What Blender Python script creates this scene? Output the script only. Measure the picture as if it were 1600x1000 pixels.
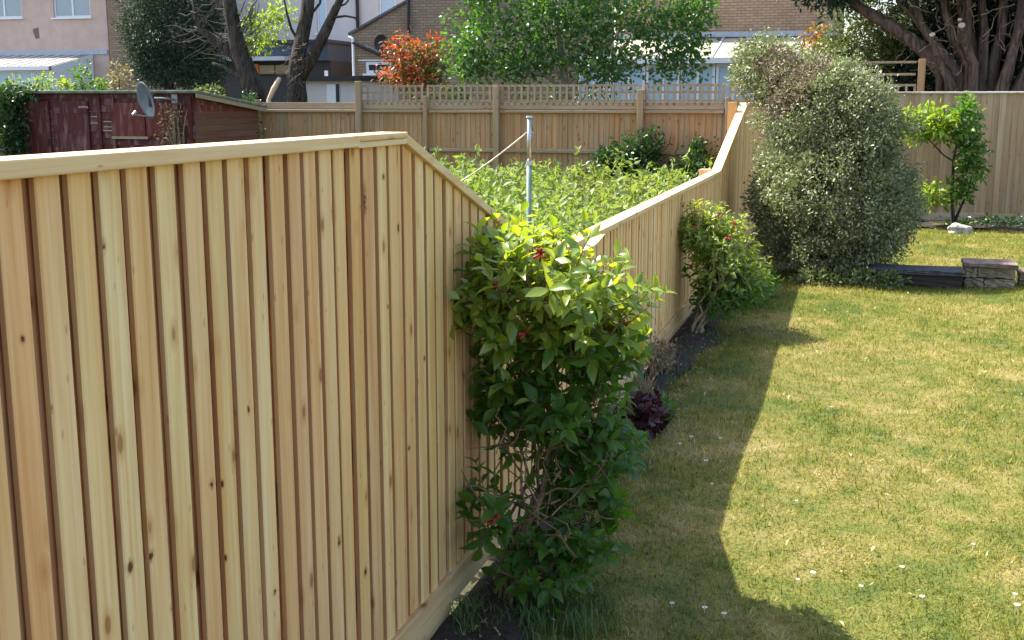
import bpy, math, random
import numpy as np
from mathutils import Vector, Matrix

for o in list(bpy.data.objects):
    bpy.data.objects.remove(o)
scene = bpy.context.scene
col = scene.collection
R = math.radians

# ------------------------------------------------------------------ camera, sky, sun, exposure
CAM_H = 2.05
FPX = 1815.0                     # focal length in photo pixels (1600 wide)
PITCH = math.atan(343 / FPX)
cam = bpy.data.cameras.new('camera')
cam.sensor_width = 36.0
cam.lens = FPX / 1600 * 36.0
cam.clip_start = 0.05
cam.clip_end = 400
camo = bpy.data.objects.new('camera', cam)
col.objects.link(camo)
camo.location = (0, 0, CAM_H)
camo.rotation_euler = (math.pi / 2 - PITCH, 0, 0)
scene.camera = camo

SUN_H = Vector((-0.80, 0.45))    # horizontal direction towards the sun
SUN_EL = R(53.5)
world = bpy.data.worlds.new('World')
scene.world = world
world.use_nodes = True
wn = world.node_tree.nodes
bg = wn['Background']
sky = wn.new('ShaderNodeTexSky')
sky.sky_type = 'NISHITA'
sky.sun_disc = False
sky.sun_elevation = SUN_EL
sky.sun_rotation = math.atan2(SUN_H.x, SUN_H.y)
sky.air_density = 1.0
sky.dust_density = 2.5
sky.ozone_density = 1.0
world.node_tree.links.new(sky.outputs[0], bg.inputs[0])
bg.inputs[1].default_value = 0.15

sl = bpy.data.lights.new('sun', 'SUN')
sl.energy = 4.7
sl.angle = R(0.53)
sl.color = (1.0, 0.94, 0.84)
so = bpy.data.objects.new('sun', sl)
col.objects.link(so)
hv = SUN_H.normalized() * math.cos(SUN_EL)
so.rotation_euler = Vector((hv.x, hv.y, math.sin(SUN_EL))).to_track_quat('Z', 'Y').to_euler()
so.location = (0, 0, 30)

scene.view_settings.view_transform = 'Standard'
scene.view_settings.look = 'None'
scene.view_settings.exposure = 1.52
scene.view_settings.gamma = 1.0

rng = np.random.default_rng(7)
random.seed(7)

# ------------------------------------------------------------------ the garden's frame: t along the side fence, l to its left, z up
TH = R(16.5)
ST, CT = math.sin(TH), math.cos(TH)
P0 = (-0.38, 4.0)
ANG = math.pi / 2 - TH


def G(t, l, z=0.0):
    return Vector((P0[0] + t * ST - l * CT, P0[1] + t * CT + l * ST, z))


def W2G(x, y):
    dx, dy = x - P0[0], y - P0[1]
    return dx * ST + dy * CT, -dx * CT + dy * ST


CAM_T, CAM_L = W2G(0, 0)
CAMG = np.array([CAM_T, CAM_L, CAM_H])


def ray(px, py):
    rx = (px - 800) / FPX
    u = (500 - py) / FPX
    f = math.cos(PITCH) + u * math.sin(PITCH)
    v = -math.sin(PITCH) + u * math.cos(PITCH)
    return rx * ST + f * CT, -rx * CT + f * ST, v


def pix(px, py, t):
    """where a sight line meets the plane at depth t: (l, z)"""
    a, b, v = ray(px, py)
    k = (t - CAM_T) / a
    return CAM_L + k * b, CAM_H + k * v


def pg(px, py, z=0.0):
    a, b, v = ray(px, py)
    k = (z - CAM_H) / v
    return CAM_T + k * a, CAM_L + k * b


def pl(px, t, py=157):
    return pix(px, py, t)[0]


def pz(py, t, px=800):
    return pix(px, py, t)[1]


# ------------------------------------------------------------------ mesh helpers
def np_mesh(name, verts, faces):
    """faces: (n,k) int array"""
    me = bpy.data.meshes.new(name)
    verts = np.asarray(verts, dtype=np.float32)
    faces = np.asarray(faces, dtype=np.int32)
    n, k = faces.shape
    me.vertices.add(len(verts))
    me.vertices.foreach_set('co', verts.ravel())
    me.loops.add(n * k)
    me.loops.foreach_set('vertex_index', faces.ravel())
    me.polygons.add(n)
    me.polygons.foreach_set('loop_start', np.arange(0, n * k, k, dtype=np.int32))
    me.update(calc_edges=True)
    me.validate()
    return me


def link(name, me, mat, parent=None):
    o = bpy.data.objects.new(name, me)
    col.objects.link(o)
    if mat and me and not me.materials:
        me.materials.append(mat)
    if parent:
        o.parent = parent
    return o


def tag(o, label=None, cat=None, group=None, kind=None):
    if label: o['label'] = label
    if cat: o['category'] = cat
    if group: o['group'] = group
    if kind: o['kind'] = kind
    return o


def thing(name, label, cat, t, l, z=0.0, rot=0.0, group=None):
    o = bpy.data.objects.new(name, None)
    col.objects.link(o)
    o.empty_display_size = 0.2
    o.location = G(t, l, z)
    o.rotation_euler = (0, 0, ANG + rot)
    return tag(o, label, cat, group)


def place(o, t, l, z=0.0, rot=0.0):
    o.location = G(t, l, z)
    o.rotation_euler = (0, 0, ANG + rot)
    return o


class MB:
    def __init__(s):
        s.v = []
        s.f = []

    def poly(s, pts):
        n = len(s.v)
        s.v += [tuple(p) for p in pts]
        s.f.append(tuple(range(n, n + len(pts))))
        return s

    def box(s, x0, x1, y0, y1, z0, z1):
        n = len(s.v)
        s.v += [(x, y, z) for z in (z0, z1) for y in (y0, y1) for x in (x0, x1)]
        for a in ((0, 2, 3, 1), (4, 5, 7, 6), (0, 1, 5, 4), (2, 6, 7, 3), (0, 4, 6, 2), (1, 3, 7, 5)):
            s.f.append(tuple(n + i for i in a))
        return s

    def hexa(s, p):
        """8 corners: bottom ring 4, top ring 4"""
        n = len(s.v)
        s.v += [tuple(q) for q in p]
        for a in ((3, 2, 1, 0), (4, 5, 6, 7), (0, 1, 5, 4), (1, 2, 6, 5), (2, 3, 7, 6), (3, 0, 4, 7)):
            s.f.append(tuple(n + i for i in a))
        return s

    def board(s, x0, x1, y0, y1, z0, za, zb, c=0.003):
        """upright board with eased edges, top cut sloping from za (x0) to zb (x1)"""
        pr = [(x0 + c, y0), (x1 - c, y0), (x1, y0 + c), (x1, y1 - c), (x1 - c, y1), (x0 + c, y1), (x0, y1 - c), (x0, y0 + c)]
        n = len(s.v)
        for (x, y) in pr:
            s.v.append((x, y, z0))
        for (x, y) in pr:
            s.v.append((x, y, za + (zb - za) * (x - x0) / (x1 - x0)))
        for i in range(8):
            j = (i + 1) % 8
            s.f.append((n + i, n + j, n + 8 + j, n + 8 + i))
        s.f.append(tuple(n + 7 - i for i in range(8)))
        s.f.append(tuple(n + 8 + i for i in range(8)))
        return s

    def tube(s, pts, rad, seg=8, cap=True, wob=0.0):
        pts = [Vector(p) for p in pts]
        if not hasattr(rad, '__len__'):
            rad = [rad] * len(pts)
        n0 = len(s.v)
        prev = None
        for i, p in enumerate(pts):
            a = pts[min(i + 1, len(pts) - 1)] - pts[max(i - 1, 0)]
            a.normalize()
            if prev is None:
                ref = Vector((0, 0, 1)) if abs(a.z) < 0.9 else Vector((1, 0, 0))
                u = a.cross(ref).normalized()
            else:
                u = (prev - a * prev.dot(a)).normalized()
            prev = u
            w = a.cross(u)
            for k in range(seg):
                an = 2 * math.pi * k / seg
                r = rad[i] * (1 + (random.uniform(-wob, wob) if wob else 0))
                s.v.append(tuple(p + u * (math.cos(an) * r) + w * (math.sin(an) * r)))
        for i in range(len(pts) - 1):
            for k in range(seg):
                a = n0 + i * seg + k
                b = n0 + i * seg + (k + 1) % seg
                s.f.append((a, b, b + seg, a + seg))
        if cap:
            s.f.append(tuple(n0 + seg - 1 - k for k in range(seg)))
            e = n0 + (len(pts) - 1) * seg
            s.f.append(tuple(e + k for k in range(seg)))
        return s

    def build(s, name, mat, parent=None, smooth=False, bevel=0.0):
        me = bpy.data.meshes.new(name)
        me.from_pydata(s.v, [], s.f)
        if smooth:
            me.polygons.foreach_set('use_smooth', [True] * len(me.polygons))
        me.update()
        o = link(name, me, mat, parent)
        if bevel:
            b = o.modifiers.new('bevel', 'BEVEL')
            b.width = bevel
            b.segments = 2
            b.limit_method = 'ANGLE'
        return o


def crooked(p, q, n=6, amp=0.05, rnd=random):
    p, q = Vector(p), Vector(q)
    out = []
    for i in range(n + 1):
        k = i / n
        w = amp * math.sin(math.pi * k) ** 0.5 if 0 < k < 1 else 0
        out.append(p.lerp(q, k) + Vector((rnd.uniform(-w, w), rnd.uniform(-w, w), rnd.uniform(-w, w) * .6)))
    return out


# ------------------------------------------------------------------ materials
MATS = {}


def newmat(name):
    m = bpy.data.materials.new(name)
    m.use_nodes = True
    nt = m.node_tree
    b = nt.nodes['Principled BSDF']
    return m, nt, b


def nd(nt, typ, **kw):
    n = nt.nodes.new(typ)
    for k, v in kw.items():
        setattr(n, k, v)
    return n


def ramp(nt, fac, stops, interp='LINEAR'):
    r = nd(nt, 'ShaderNodeValToRGB')
    r.color_ramp.interpolation = interp
    e = r.color_ramp.elements
    while len(e) < len(stops):
        e.new(0.5)
    for i, (p, c) in enumerate(stops):
        e[i].position = p
        e[i].color = (c[0], c[1], c[2], 1) if hasattr(c, '__len__') else (c, c, c, 1)
    nt.links.new(fac, r.inputs[0])
    return r.outputs[0]


def mixc(nt, fac, a, b, mode='MIX'):
    m = nd(nt, 'ShaderNodeMix', data_type='RGBA', blend_type=mode)
    for i, x in ((0, fac), (6, a), (7, b)):
        if hasattr(x, 'links') or isinstance(x, bpy.types.NodeSocket):
            nt.links.new(x, m.inputs[i])
        else:
            m.inputs[i].default_value = x if i == 0 else ((x[0], x[1], x[2], 1))
    return m.outputs[2]


def noise(nt, vec, scale, detail=4, rough=0.55, dist=0.0):
    n = nd(nt, 'ShaderNodeTexNoise')
    n.inputs['Scale'].default_value = scale
    n.inputs['Detail'].default_value = detail
    n.inputs['Roughness'].default_value = rough
    n.inputs['Distortion'].default_value = dist
    if vec is not None:
        nt.links.new(vec, n.inputs['Vector'])
    return n.outputs[0]


def mapping(nt, vec, scale=(1, 1, 1), loc=(0, 0, 0)):
    m = nd(nt, 'ShaderNodeMapping')
    m.inputs['Scale'].default_value = scale
    m.inputs['Location'].default_value = loc
    nt.links.new(vec, m.inputs['Vector'])
    return m.outputs[0]


def bump(nt, b, h, strength=0.3, dist=0.01):
    n = nd(nt, 'ShaderNodeBump')
    n.inputs['Strength'].default_value = strength
    n.inputs['Distance'].default_value = dist
    nt.links.new(h, n.inputs['Height'])
    nt.links.new(n.outputs[0], b.inputs['Normal'])


def math_n(nt, op, a, b=0.0):
    n = nd(nt, 'ShaderNodeMath', operation=op)
    for i, x in ((0, a), (1, b)):
        if isinstance(x, bpy.types.NodeSocket):
            nt.links.new(x, n.inputs[i])
        else:
            n.inputs[i].default_value = x
    return n.outputs[0]


def rnd_coord(nt):
    """object coordinates shifted by the object's own random number"""
    tc = nd(nt, 'ShaderNodeTexCoord')
    oi = nd(nt, 'ShaderNodeObjectInfo')
    vm = nd(nt, 'ShaderNodeVectorMath', operation='SCALE')
    vm.inputs[0].default_value = (37.1, 61.7, 53.3)
    nt.links.new(oi.outputs['Random'], vm.inputs['Scale'])
    va = nd(nt, 'ShaderNodeVectorMath', operation='ADD')
    nt.links.new(tc.outputs['Object'], va.inputs[0])
    nt.links.new(vm.outputs[0], va.inputs[1])
    return va.outputs[0], oi.outputs['Random']


def wood(name, tints, axis='z', knots=1.0, rough=0.75, stain=None, grain=0.35, spots=None):
    """sawn timber: per-piece tint, long grain, knots with a halo"""
    m, nt, b = newmat(name)
    vec, rnd = rnd_coord(nt)
    def sc(a, c):
        return {'z': (a, a, c), 'x': (c, a, a), 'y': (a, c, a)}[axis]
    n = len(tints)
    base = ramp(nt, rnd, [(i / max(1, n - 1), c) for i, c in enumerate(tints)])
    g1 = noise(nt, mapping(nt, vec, sc(22, 0.8)), 1.0, 4, 0.6, 0.6)
    g2 = noise(nt, mapping(nt, vec, sc(120, 2.0)), 1.0, 3, 0.6, 0.2)
    g3 = noise(nt, mapping(nt, vec, sc(13, 0.9)), 1.0, 3, .6, .5)
    c = mixc(nt, ramp(nt, g1, [(0.42, 0.0), (0.70, grain * 1.8)]), base, (0.74, 0.52, 0.30), 'MULTIPLY')
    c = mixc(nt, ramp(nt, g2, [(0.45, 0.0), (0.75, grain)]), c, (0.66, 0.50, 0.34), 'MULTIPLY')
    c = mixc(nt, ramp(nt, g3, [(0.36, 0.0), (0.66, 0.75)]), c, (0.93, 0.76, 0.58), 'MULTIPLY')
    h = g2
    if knots:
        v = nd(nt, 'ShaderNodeTexVoronoi')
        v.inputs['Scale'].default_value = 1.0
        nt.links.new(mapping(nt, vec, sc(10, 4.6)), v.inputs['Vector'])
        d = v.outputs['Distance']
        d2 = math_n(nt, 'ADD', d, math_n(nt, 'MULTIPLY', g2, 0.05))
        c = mixc(nt, ramp(nt, d2, [(0.10, knots), (0.27, 0.0)]), c, (0.62, 0.36, 0.20), 'MULTIPLY')
        c = mixc(nt, ramp(nt, d2, [(0.105, 0.95 * knots), (0.145, 0.0)]), c, (0.30, 0.17, 0.10), 'MULTIPLY')
        v2 = nd(nt, 'ShaderNodeTexVoronoi')
        nt.links.new(mapping(nt, vec, sc(26, 9)), v2.inputs['Vector'])
        v2.inputs['Scale'].default_value = 1.0
        c = mixc(nt, ramp(nt, v2.outputs['Distance'], [(0.06, 0.8 * knots), (0.13, 0.0)]), c, (0.40, 0.27, 0.17), 'MULTIPLY')
    if spots:
        tc = nd(nt, 'ShaderNodeTexCoord')
        best = None
        for (x, z, rx, rz) in spots:
            a = nd(nt, 'ShaderNodeVectorMath', operation='SUBTRACT')
            nt.links.new(tc.outputs['Object'], a.inputs[0])
            a.inputs[1].default_value = (x, 0, z)
            q = nd(nt, 'ShaderNodeVectorMath', operation='MULTIPLY')
            nt.links.new(a.outputs[0], q.inputs[0])
            q.inputs[1].default_value = (1 / rx, 0, 1 / rz)
            ln = nd(nt, 'ShaderNodeVectorMath', operation='LENGTH')
            nt.links.new(q.outputs[0], ln.inputs[0])
            best = ln.outputs['Value'] if best is None else math_n(nt, 'MINIMUM', best, ln.outputs['Value'])
        d3 = math_n(nt, 'ADD', best, math_n(nt, 'MULTIPLY', math_n(nt, 'SUBTRACT', noise(nt, tc.outputs['Object'], 90, 4), .5), 1.1))
        c = mixc(nt, ramp(nt, d3, [(0.2, 0.75), (1.0, 0.0)]), c, (0.50, 0.34, 0.22), 'MULTIPLY')
        c = mixc(nt, ramp(nt, d3, [(0.25, 0.95), (0.55, 0.0)]), c, (0.22, 0.14, 0.10), 'MULTIPLY')
    if stain:
        s1 = noise(nt, mapping(nt, vec, sc(9, 1.6)), 1.0, 5, .65)
        c = mixc(nt, ramp(nt, s1, [(0.50, 0.0), (0.72, 0.9)]), c, stain)
    nt.links.new(c, b.inputs['Base Color'])
    b.inputs['Roughness'].default_value = rough
    b.inputs['Specular IOR Level'].default_value = 0.25
    bump(nt, b, h, 0.25, 0.004)
    return m


M = {}
PINE = [(0.84, 0.55, 0.25), (0.89, 0.66, 0.33), (0.80, 0.47, 0.21), (0.88, 0.67, 0.36), (0.84, 0.50, 0.24), (0.86, 0.64, 0.27), (0.78, 0.49, 0.26), (0.90, 0.66, 0.34), (0.84, 0.62, 0.30)]
def fence_at(px, py):
    a, b, v = ray(px, py)
    k = -CAM_L / b
    return CAM_T + k * a, CAM_H + k * v


KN = [(160, 385, .022, .03), (427, 607, .016, .02), (455, 602, .013, .018), (482, 590, .016, .022), (567, 316, .034, .075), (521, 333, .028, .05), (598, 276, .022, .018), (622, 356, .02, .03), (204, 886, .022, .026), (237, 868, .018, .022),
      (272, 948, .02, .024), (311, 913, .018, .022), (330, 757, .016, .018), (347, 757, .014, .018), (529, 846, .02, .03), (570, 893, .02, .03), (105, 372, .012, .025), (530, 690, .016, .03), (388, 640, .012, .02), (352, 873, .014, .018), (80, 640, .012, .014), (35, 530, .012, .016), (430, 925, .014, .016), (640, 700, .016, .02), (663, 560, .016, .02), (605, 480, .012, .014)]
M['pine'] = wood('new_pine', PINE, 'z', 0.55, spots=[(*fence_at(k[0], k[1]), k[2], k[3]) for k in KN])
M['pine_edge_shade'] = wood('shaded_pine_edge', [(0.56, 0.34, 0.175), (0.64, 0.42, 0.22), (0.50, 0.28, 0.15), (0.60, 0.40, 0.22)], 'z', 0.6)
M['pine_x'] = wood('new_pine_lengthwise', [(0.78, 0.58, 0.33), (0.82, 0.63, 0.37), (0.76, 0.55, 0.30)], 'x', 0.7, grain=0.25)
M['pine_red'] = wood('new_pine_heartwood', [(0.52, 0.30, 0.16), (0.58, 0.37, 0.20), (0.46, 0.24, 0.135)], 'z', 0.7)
M['old_fence'] = wood('weathered_fence', [(0.36, 0.25, 0.14), (0.47, 0.32, 0.18), (0.36, 0.27, 0.165), (0.48, 0.29, 0.145), (0.41, 0.29, 0.18)], 'z', 0.6)
M['old_rail'] = wood('weathered_rail', [(0.34, 0.28, 0.20), (0.40, 0.32, 0.22)], 'y', 0.4)
M['old_post'] = wood('weathered_post', [(0.34, 0.27, 0.18), (0.38, 0.30, 0.19)], 'z', 0.4)
M['trellis'] = wood('weathered_trellis', [(0.34, 0.29, 0.21), (0.40, 0.33, 0.23)], 'z', 0.2)
M['back_fence'] = wood('silvered_fence', [(0.44, 0.34, 0.22), (0.54, 0.43, 0.29), (0.40, 0.29, 0.18), (0.50, 0.41, 0.29)], 'z', 0.3)
M['back_rail'] = wood('silvered_rail', [(0.50, 0.42, 0.31)], 'y', 0.3)
M['maroon'] = wood('maroon_paint', [(0.085, 0.019, 0.018), (0.105, 0.024, 0.022), (0.075, 0.018, 0.017)], 'z', 0, rough=0.65, grain=0.4, stain=(0.24, 0.15, 0.13))
M['maroon_worn'] = wood('worn_maroon_paint', [(0.125, 0.027, 0.023), (0.145, 0.033, 0.027)], 'z', 0, rough=0.7, stain=(0.26, 0.15, 0.12), grain=0.3)
M['shed_side'] = wood('bare_shed_boards', [(0.15, 0.075, 0.05), (0.18, 0.10, 0.07), (0.16, 0.06, 0.045)], 'x', 0.2)
M['sleeper'] = wood('dark_sleeper', [(0.045, 0.04, 0.035), (0.06, 0.05, 0.042)], 'y', 0.2)


def plain(name, c, rough=0.6, metal=0.0, var=0.15, scale=8.0, bmp=0.0, spec=0.4):
    m, nt, b = newmat(name)
    tc = nd(nt, 'ShaderNodeTexCoord')
    n = noise(nt, tc.outputs['Object'], scale, 5, 0.6)
    d = tuple(x * (1 - var * 2) for x in c)
    e = tuple(min(1, x * (1 + var)) for x in c)
    nt.links.new(ramp(nt, n, [(0.3, d), (0.7, e)]), b.inputs['Base Color'])
    b.inputs['Roughness'].default_value = rough
    b.inputs['Metallic'].default_value = metal
    b.inputs['Specular IOR Level'].default_value = spec
    if bmp:
        bump(nt, b, n, bmp, 0.02)
    return m


M['render_pink'] = plain('pink_render', (0.58, 0.42, 0.34), 0.9, 0, 0.06, 3.0, 0.2)
M['render_white'] = plain('cream_render', (0.62, 0.56, 0.53), 0.9, 0, 0.05, 1.5, 0.1)
M['white'] = plain('white_plastic', (0.78, 0.78, 0.78), 0.4, 0, 0.03)
M['lead'] = plain('pale_grey_flashing', (0.42, 0.46, 0.50), 0.6, 0, 0.06)
M['navy'] = plain('navy_cladding', (0.035, 0.05, 0.085), 0.5, 0, 0.1)
M['black'] = plain('black_plastic', (0.02, 0.02, 0.022), 0.5, 0, 0.1)
M['felt'] = plain('mossy_roofing_felt', (0.17, 0.19, 0.14), 0.95, 0, 0.25, 6.0, 0.3)
M['slate'] = plain('grey_roof', (0.12, 0.11, 0.11), 0.8, 0, 0.2, 4.0, 0.2)
M['polycarb2'] = plain('lean_to_roof_sheet', (0.21, 0.185, 0.165), 0.7, 0, 0.2, 2.0)
M['polycarb'] = plain('conservatory_roof_sheet', (0.36, 0.34, 0.25), 0.5, 0, 0.06)
M['dish'] = plain('grey_dish', (0.13, 0.16, 0.18), 0.45, 0.0, 0.08)
M['steel'] = plain('galvanised_steel', (0.42, 0.44, 0.45), 0.4, 0.7, 0.15, 20)
M['greenpole'] = plain('green_coated_pole', (0.13, 0.20, 0.18), 0.5, 0.1, 0.2, 12)
M['rope'] = plain('pale_rope', (0.60, 0.55, 0.45), 0.9)
M['soil'] = plain('dark_soil', (0.034, 0.025, 0.018), 1.0, 0, 0.35, 25, 0.8)
M['nsoil'] = plain('neighbour_soil', (0.05, 0.05, 0.025), 1.0, 0, 0.3, 8, 0.4)
M['gravelboard'] = wood('gravel_board_pine', [(0.66, 0.48, 0.26), (0.70, 0.52, 0.29)], 'x', 0.6)
M['slate2'] = plain('weathered_slate', (0.075, 0.072, 0.072), 0.8, 0, 0.35, 12, 0.6)
M['stone'] = plain('pale_stone', (0.24, 0.185, 0.12), 0.95, 0, 0.3, 14, 0.6)
M['slab'] = plain('brown_slab', (0.22, 0.155, 0.12), 0.9, 0, 0.3, 10, 0.5)
M['rock'] = plain('white_rock', (0.42, 0.40, 0.34), 0.9, 0, 0.35, 14, 0.6)
M['twig'] = plain('brown_twig', (0.20, 0.125, 0.07), 0.9, 0, 0.25, 30)
M['greytwig'] = plain('grey_twig', (0.13, 0.11, 0.09), 0.9, 0, 0.25, 30)
M['deadtwig'] = plain('dry_twig', (0.32, 0.24, 0.15), 0.9, 0, 0.25, 30)
def bark(name, dark, light):
    m, nt, b = newmat(name)
    tc = nd(nt, 'ShaderNodeTexCoord')
    v = mapping(nt, tc.outputs['Object'], (16, 16, 2.2))
    n1 = noise(nt, v, 1.0, 5, .65, .8)
    n2 = noise(nt, tc.outputs['Object'], 3.0, 4)
    c = ramp(nt, n1, [(.35, dark), (.65, light)])
    c = mixc(nt, ramp(nt, n2, [(.4, 0.), (.7, .6)]), c, (.55, .5, .45), 'MULTIPLY')
    nt.links.new(c, b.inputs['Base Color'])
    b.inputs['Roughness'].default_value = .95
    b.inputs['Specular IOR Level'].default_value = .1
    bump(nt, b, n1, 1.0, .05)
    return m


M['bark_red'] = bark('cypress_bark', (0.06, 0.04, 0.032), (0.23, 0.16, 0.12))
M['bark_dark'] = bark('dark_bark', (0.022, 0.018, 0.015), (0.10, 0.085, 0.07))
M['bark_grey'] = plain('grey_bark', (0.30, 0.27, 0.22), 0.9, 0, 0.3, 9, 0.5)
M['cutwood'] = plain('sawn_wood_end', (0.60, 0.46, 0.32), 0.9, 0, 0.1)
M['orange'] = plain('orange_sheet', (0.55, 0.17, 0.04), 0.6)
M['pinkstain'] = plain('brown_wall_mark', (0.22, 0.14, 0.11), 0.9, 0, 0.2, 20)
M['red'] = plain('red_bud', (0.42, 0.02, 0.035), 0.5, 0, 0.2, 40)
M['yellow'] = plain('yellow_petal', (0.7, 0.5, 0.03), 0.6, 0, 0.1)


def brick(name, c1, c2, mort, sc=1.0):
    m, nt, b = newmat(name)
    tc = nd(nt, 'ShaderNodeTexCoord')
    sp = nd(nt, 'ShaderNodeSeparateXYZ')
    nt.links.new(tc.outputs['Object'], sp.inputs[0])
    cb = nd(nt, 'ShaderNodeCombineXYZ')
    nt.links.new(math_n(nt, 'ADD', sp.outputs['Y'], sp.outputs['X']), cb.inputs[0])
    nt.links.new(sp.outputs['Z'], cb.inputs[1])
    t = nd(nt, 'ShaderNodeTexBrick')
    nt.links.new(cb.outputs[0], t.inputs['Vector'])
    t.inputs['Color1'].default_value = (*c1, 1)
    t.inputs['Color2'].default_value = (*c2, 1)
    t.inputs['Mortar'].default_value = (*mort, 1)
    t.inputs['Scale'].default_value = sc
    t.inputs['Mortar Size'].default_value = 0.010
    t.inputs['Mortar Smooth'].default_value = 0.1
    t.inputs['Bias'].default_value = 0.0
    t.inputs['Brick Width'].default_value = 0.225
    t.inputs['Row Height'].default_value = 0.075
    n = noise(nt, tc.outputs['Object'], 2.0, 5)
    c = mixc(nt, ramp(nt, n, [(0.35, 0.0), (0.7, 0.5)]), t.outputs['Color'], (0.65, 0.6, 0.55), 'MULTIPLY')
    nt.links.new(c, b.inputs['Base Color'])
    b.inputs['Roughness'].default_value = 0.9
    bump(nt, b, math_n(nt, 'SUBTRACT', 1.0, t.outputs['Fac']), 0.6, 0.01)
    return m


M['brick_brown'] = brick('brown_brick', (0.28, 0.19, 0.115), (0.38, 0.265, 0.165), (0.17, 0.13, 0.10))
M['brick_tan'] = brick('tan_brick', (0.42, 0.26, 0.155), (0.52, 0.34, 0.20), (0.24, 0.17, 0.12))


def glass(name, c):
    m, nt, b = newmat(name)
    b.inputs['Base Color'].default_value = (*c, 1)
    b.inputs['Roughness'].default_value = 0.05
    b.inputs['Specular IOR Level'].default_value = 0.6
    return m


M['glass_blue'] = glass('curtained_glass', (0.30, 0.36, 0.40))
M['glass_brown'] = glass('brown_glass', (0.22, 0.16, 0.09))  # even brown base colour
M['glass_dark'] = glass('dark_glass', (0.04, 0.05, 0.06))
M['glass_sky'] = glass('sky_reflection_glass', (0.42, 0.55, 0.62))  # pale blue base colour stands in for reflected sky


def leaf(name, cols, trans=0.35, tcol=None, rough=0.45, spec=0.4, patch=None, pscale=1.2):
    """leaf: each leaf its own tint (island or object), light passing through"""
    m, nt, b = newmat(name)
    g = nd(nt, 'ShaderNodeNewGeometry')
    oi = nd(nt, 'ShaderNodeObjectInfo')
    s = math_n(nt, 'FRACT', math_n(nt, 'ADD', g.outputs['Random Per Island'], oi.outputs['Random']))
    n = len(cols)
    c = ramp(nt, s, [(i / max(1, n - 1), k) for i, k in enumerate(cols)])
    if patch:
        tc = nd(nt, 'ShaderNodeTexCoord')
        pn = noise(nt, tc.outputs['Object'], pscale, 3)
        c = mixc(nt, ramp(nt, pn, [(0.42, 0.0), (0.66, 0.85)]), c, patch)
    nt.links.new(c, b.inputs['Base Color'])
    b.inputs['Roughness'].default_value = rough
    b.inputs['Specular IOR Level'].default_value = spec
    tr = nd(nt, 'ShaderNodeBsdfTranslucent')
    tm = mixc(nt, 1.0, c, tcol or (1.6, 1.9, 0.6), 'MULTIPLY')
    nt.links.new(tm, tr.inputs['Color'])
    mx = nd(nt, 'ShaderNodeMixShader')
    mx.inputs[0].default_value = trans
    nt.links.new(b.outputs[0], mx.inputs[1])
    nt.links.new(tr.outputs[0], mx.inputs[2])
    out = nt.nodes['Material Output']
    nt.links.new(mx.outputs[0], out.inputs['Surface'])
    return m


M['shrub_leaf'] = leaf('shrub_leaf', [(0.04, 0.105, 0.018), (0.06, 0.14, 0.022), (0.09, 0.175, 0.03), (0.05, 0.12, 0.02)], 0.45, (2.6, 2.4, 0.6), 0.4)
M['shrub_sunlit_young'] = leaf('shrub_sunlit_young_leaf', [(0.12, 0.21, 0.028), (0.22, 0.31, 0.045), (0.28, 0.36, 0.07), (0.10, 0.18, 0.026)], 0.45, (2.1, 1.8, 0.45), 0.30, 0.7)
M['bush_leaf'] = leaf('variegated_leaf', [(0.13, 0.155, 0.065), (0.23, 0.25, 0.125), (0.11, 0.145, 0.055), (0.40, 0.40, 0.25), (0.16, 0.19, 0.08), (0.27, 0.27, 0.14)], 0.22, (1.3, 1.4, 0.8), 0.45)
M['bush_leaf_brown'] = leaf('browned_leaf', [(0.20, 0.13, 0.09), (0.27, 0.21, 0.15), (0.16, 0.12, 0.08), (0.25, 0.25, 0.14)], 0.15, (1.3, 1.2, 0.9), 0.6)
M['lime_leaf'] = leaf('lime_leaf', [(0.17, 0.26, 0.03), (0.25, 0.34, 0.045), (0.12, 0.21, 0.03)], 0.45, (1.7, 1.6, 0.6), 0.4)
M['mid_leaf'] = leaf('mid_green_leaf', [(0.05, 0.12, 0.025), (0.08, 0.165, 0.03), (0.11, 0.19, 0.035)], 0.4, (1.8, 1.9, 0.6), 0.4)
M['birch_leaf'] = leaf('broad_tree_leaf', [(0.03, 0.085, 0.028), (0.05, 0.125, 0.035), (0.08, 0.165, 0.04), (0.045, 0.105, 0.03)], 0.4, (2.2, 2.1, 0.7), 0.35, 0.5)
M['conifer_leaf'] = leaf('conifer_needles', [(0.018, 0.042, 0.022), (0.03, 0.06, 0.03), (0.045, 0.075, 0.035)], 0.15, (1.3, 1.5, 0.8), 0.6)
M['cypress_leaf'] = leaf('cypress_foliage', [(0.016, 0.030, 0.016), (0.025, 0.042, 0.02)], 0.1, (1.3, 1.5, 0.8), 0.6)
M['ivy_leaf'] = leaf('ivy_leaf', [(0.02, 0.055, 0.018), (0.035, 0.075, 0.02), (0.055, 0.10, 0.03)], 0.25, (1.6, 1.8, 0.6), 0.35)
M['weed_leaf'] = leaf('weed_leaf', [(0.13, 0.21, 0.06), (0.19, 0.27, 0.075), (0.24, 0.32, 0.13), (0.15, 0.24, 0.06)], 0.38, (1.7, 1.7, 0.6), 0.5, 0.35, (0.16, 0.19, 0.06), 0.7)
M['photinia_leaf'] = leaf('red_young_leaf', [(0.30, 0.05, 0.025), (0.38, 0.10, 0.03), (0.10, 0.13, 0.03), (0.22, 0.045, 0.03)], 0.4, (1.7, 1.3, 0.8), 0.4)
M['orange_leaf'] = leaf('orange_leaf', [(0.38, 0.14, 0.03), (0.28, 0.16, 0.04), (0.13, 0.15, 0.04)], 0.4, (1.6, 1.4, 0.8), 0.4)
M['olive_leaf'] = leaf('olive_leaf', [(0.07, 0.11, 0.035), (0.11, 0.15, 0.05), (0.15, 0.18, 0.06)], 0.3, (1.6, 1.6, 0.7), 0.5)
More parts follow.
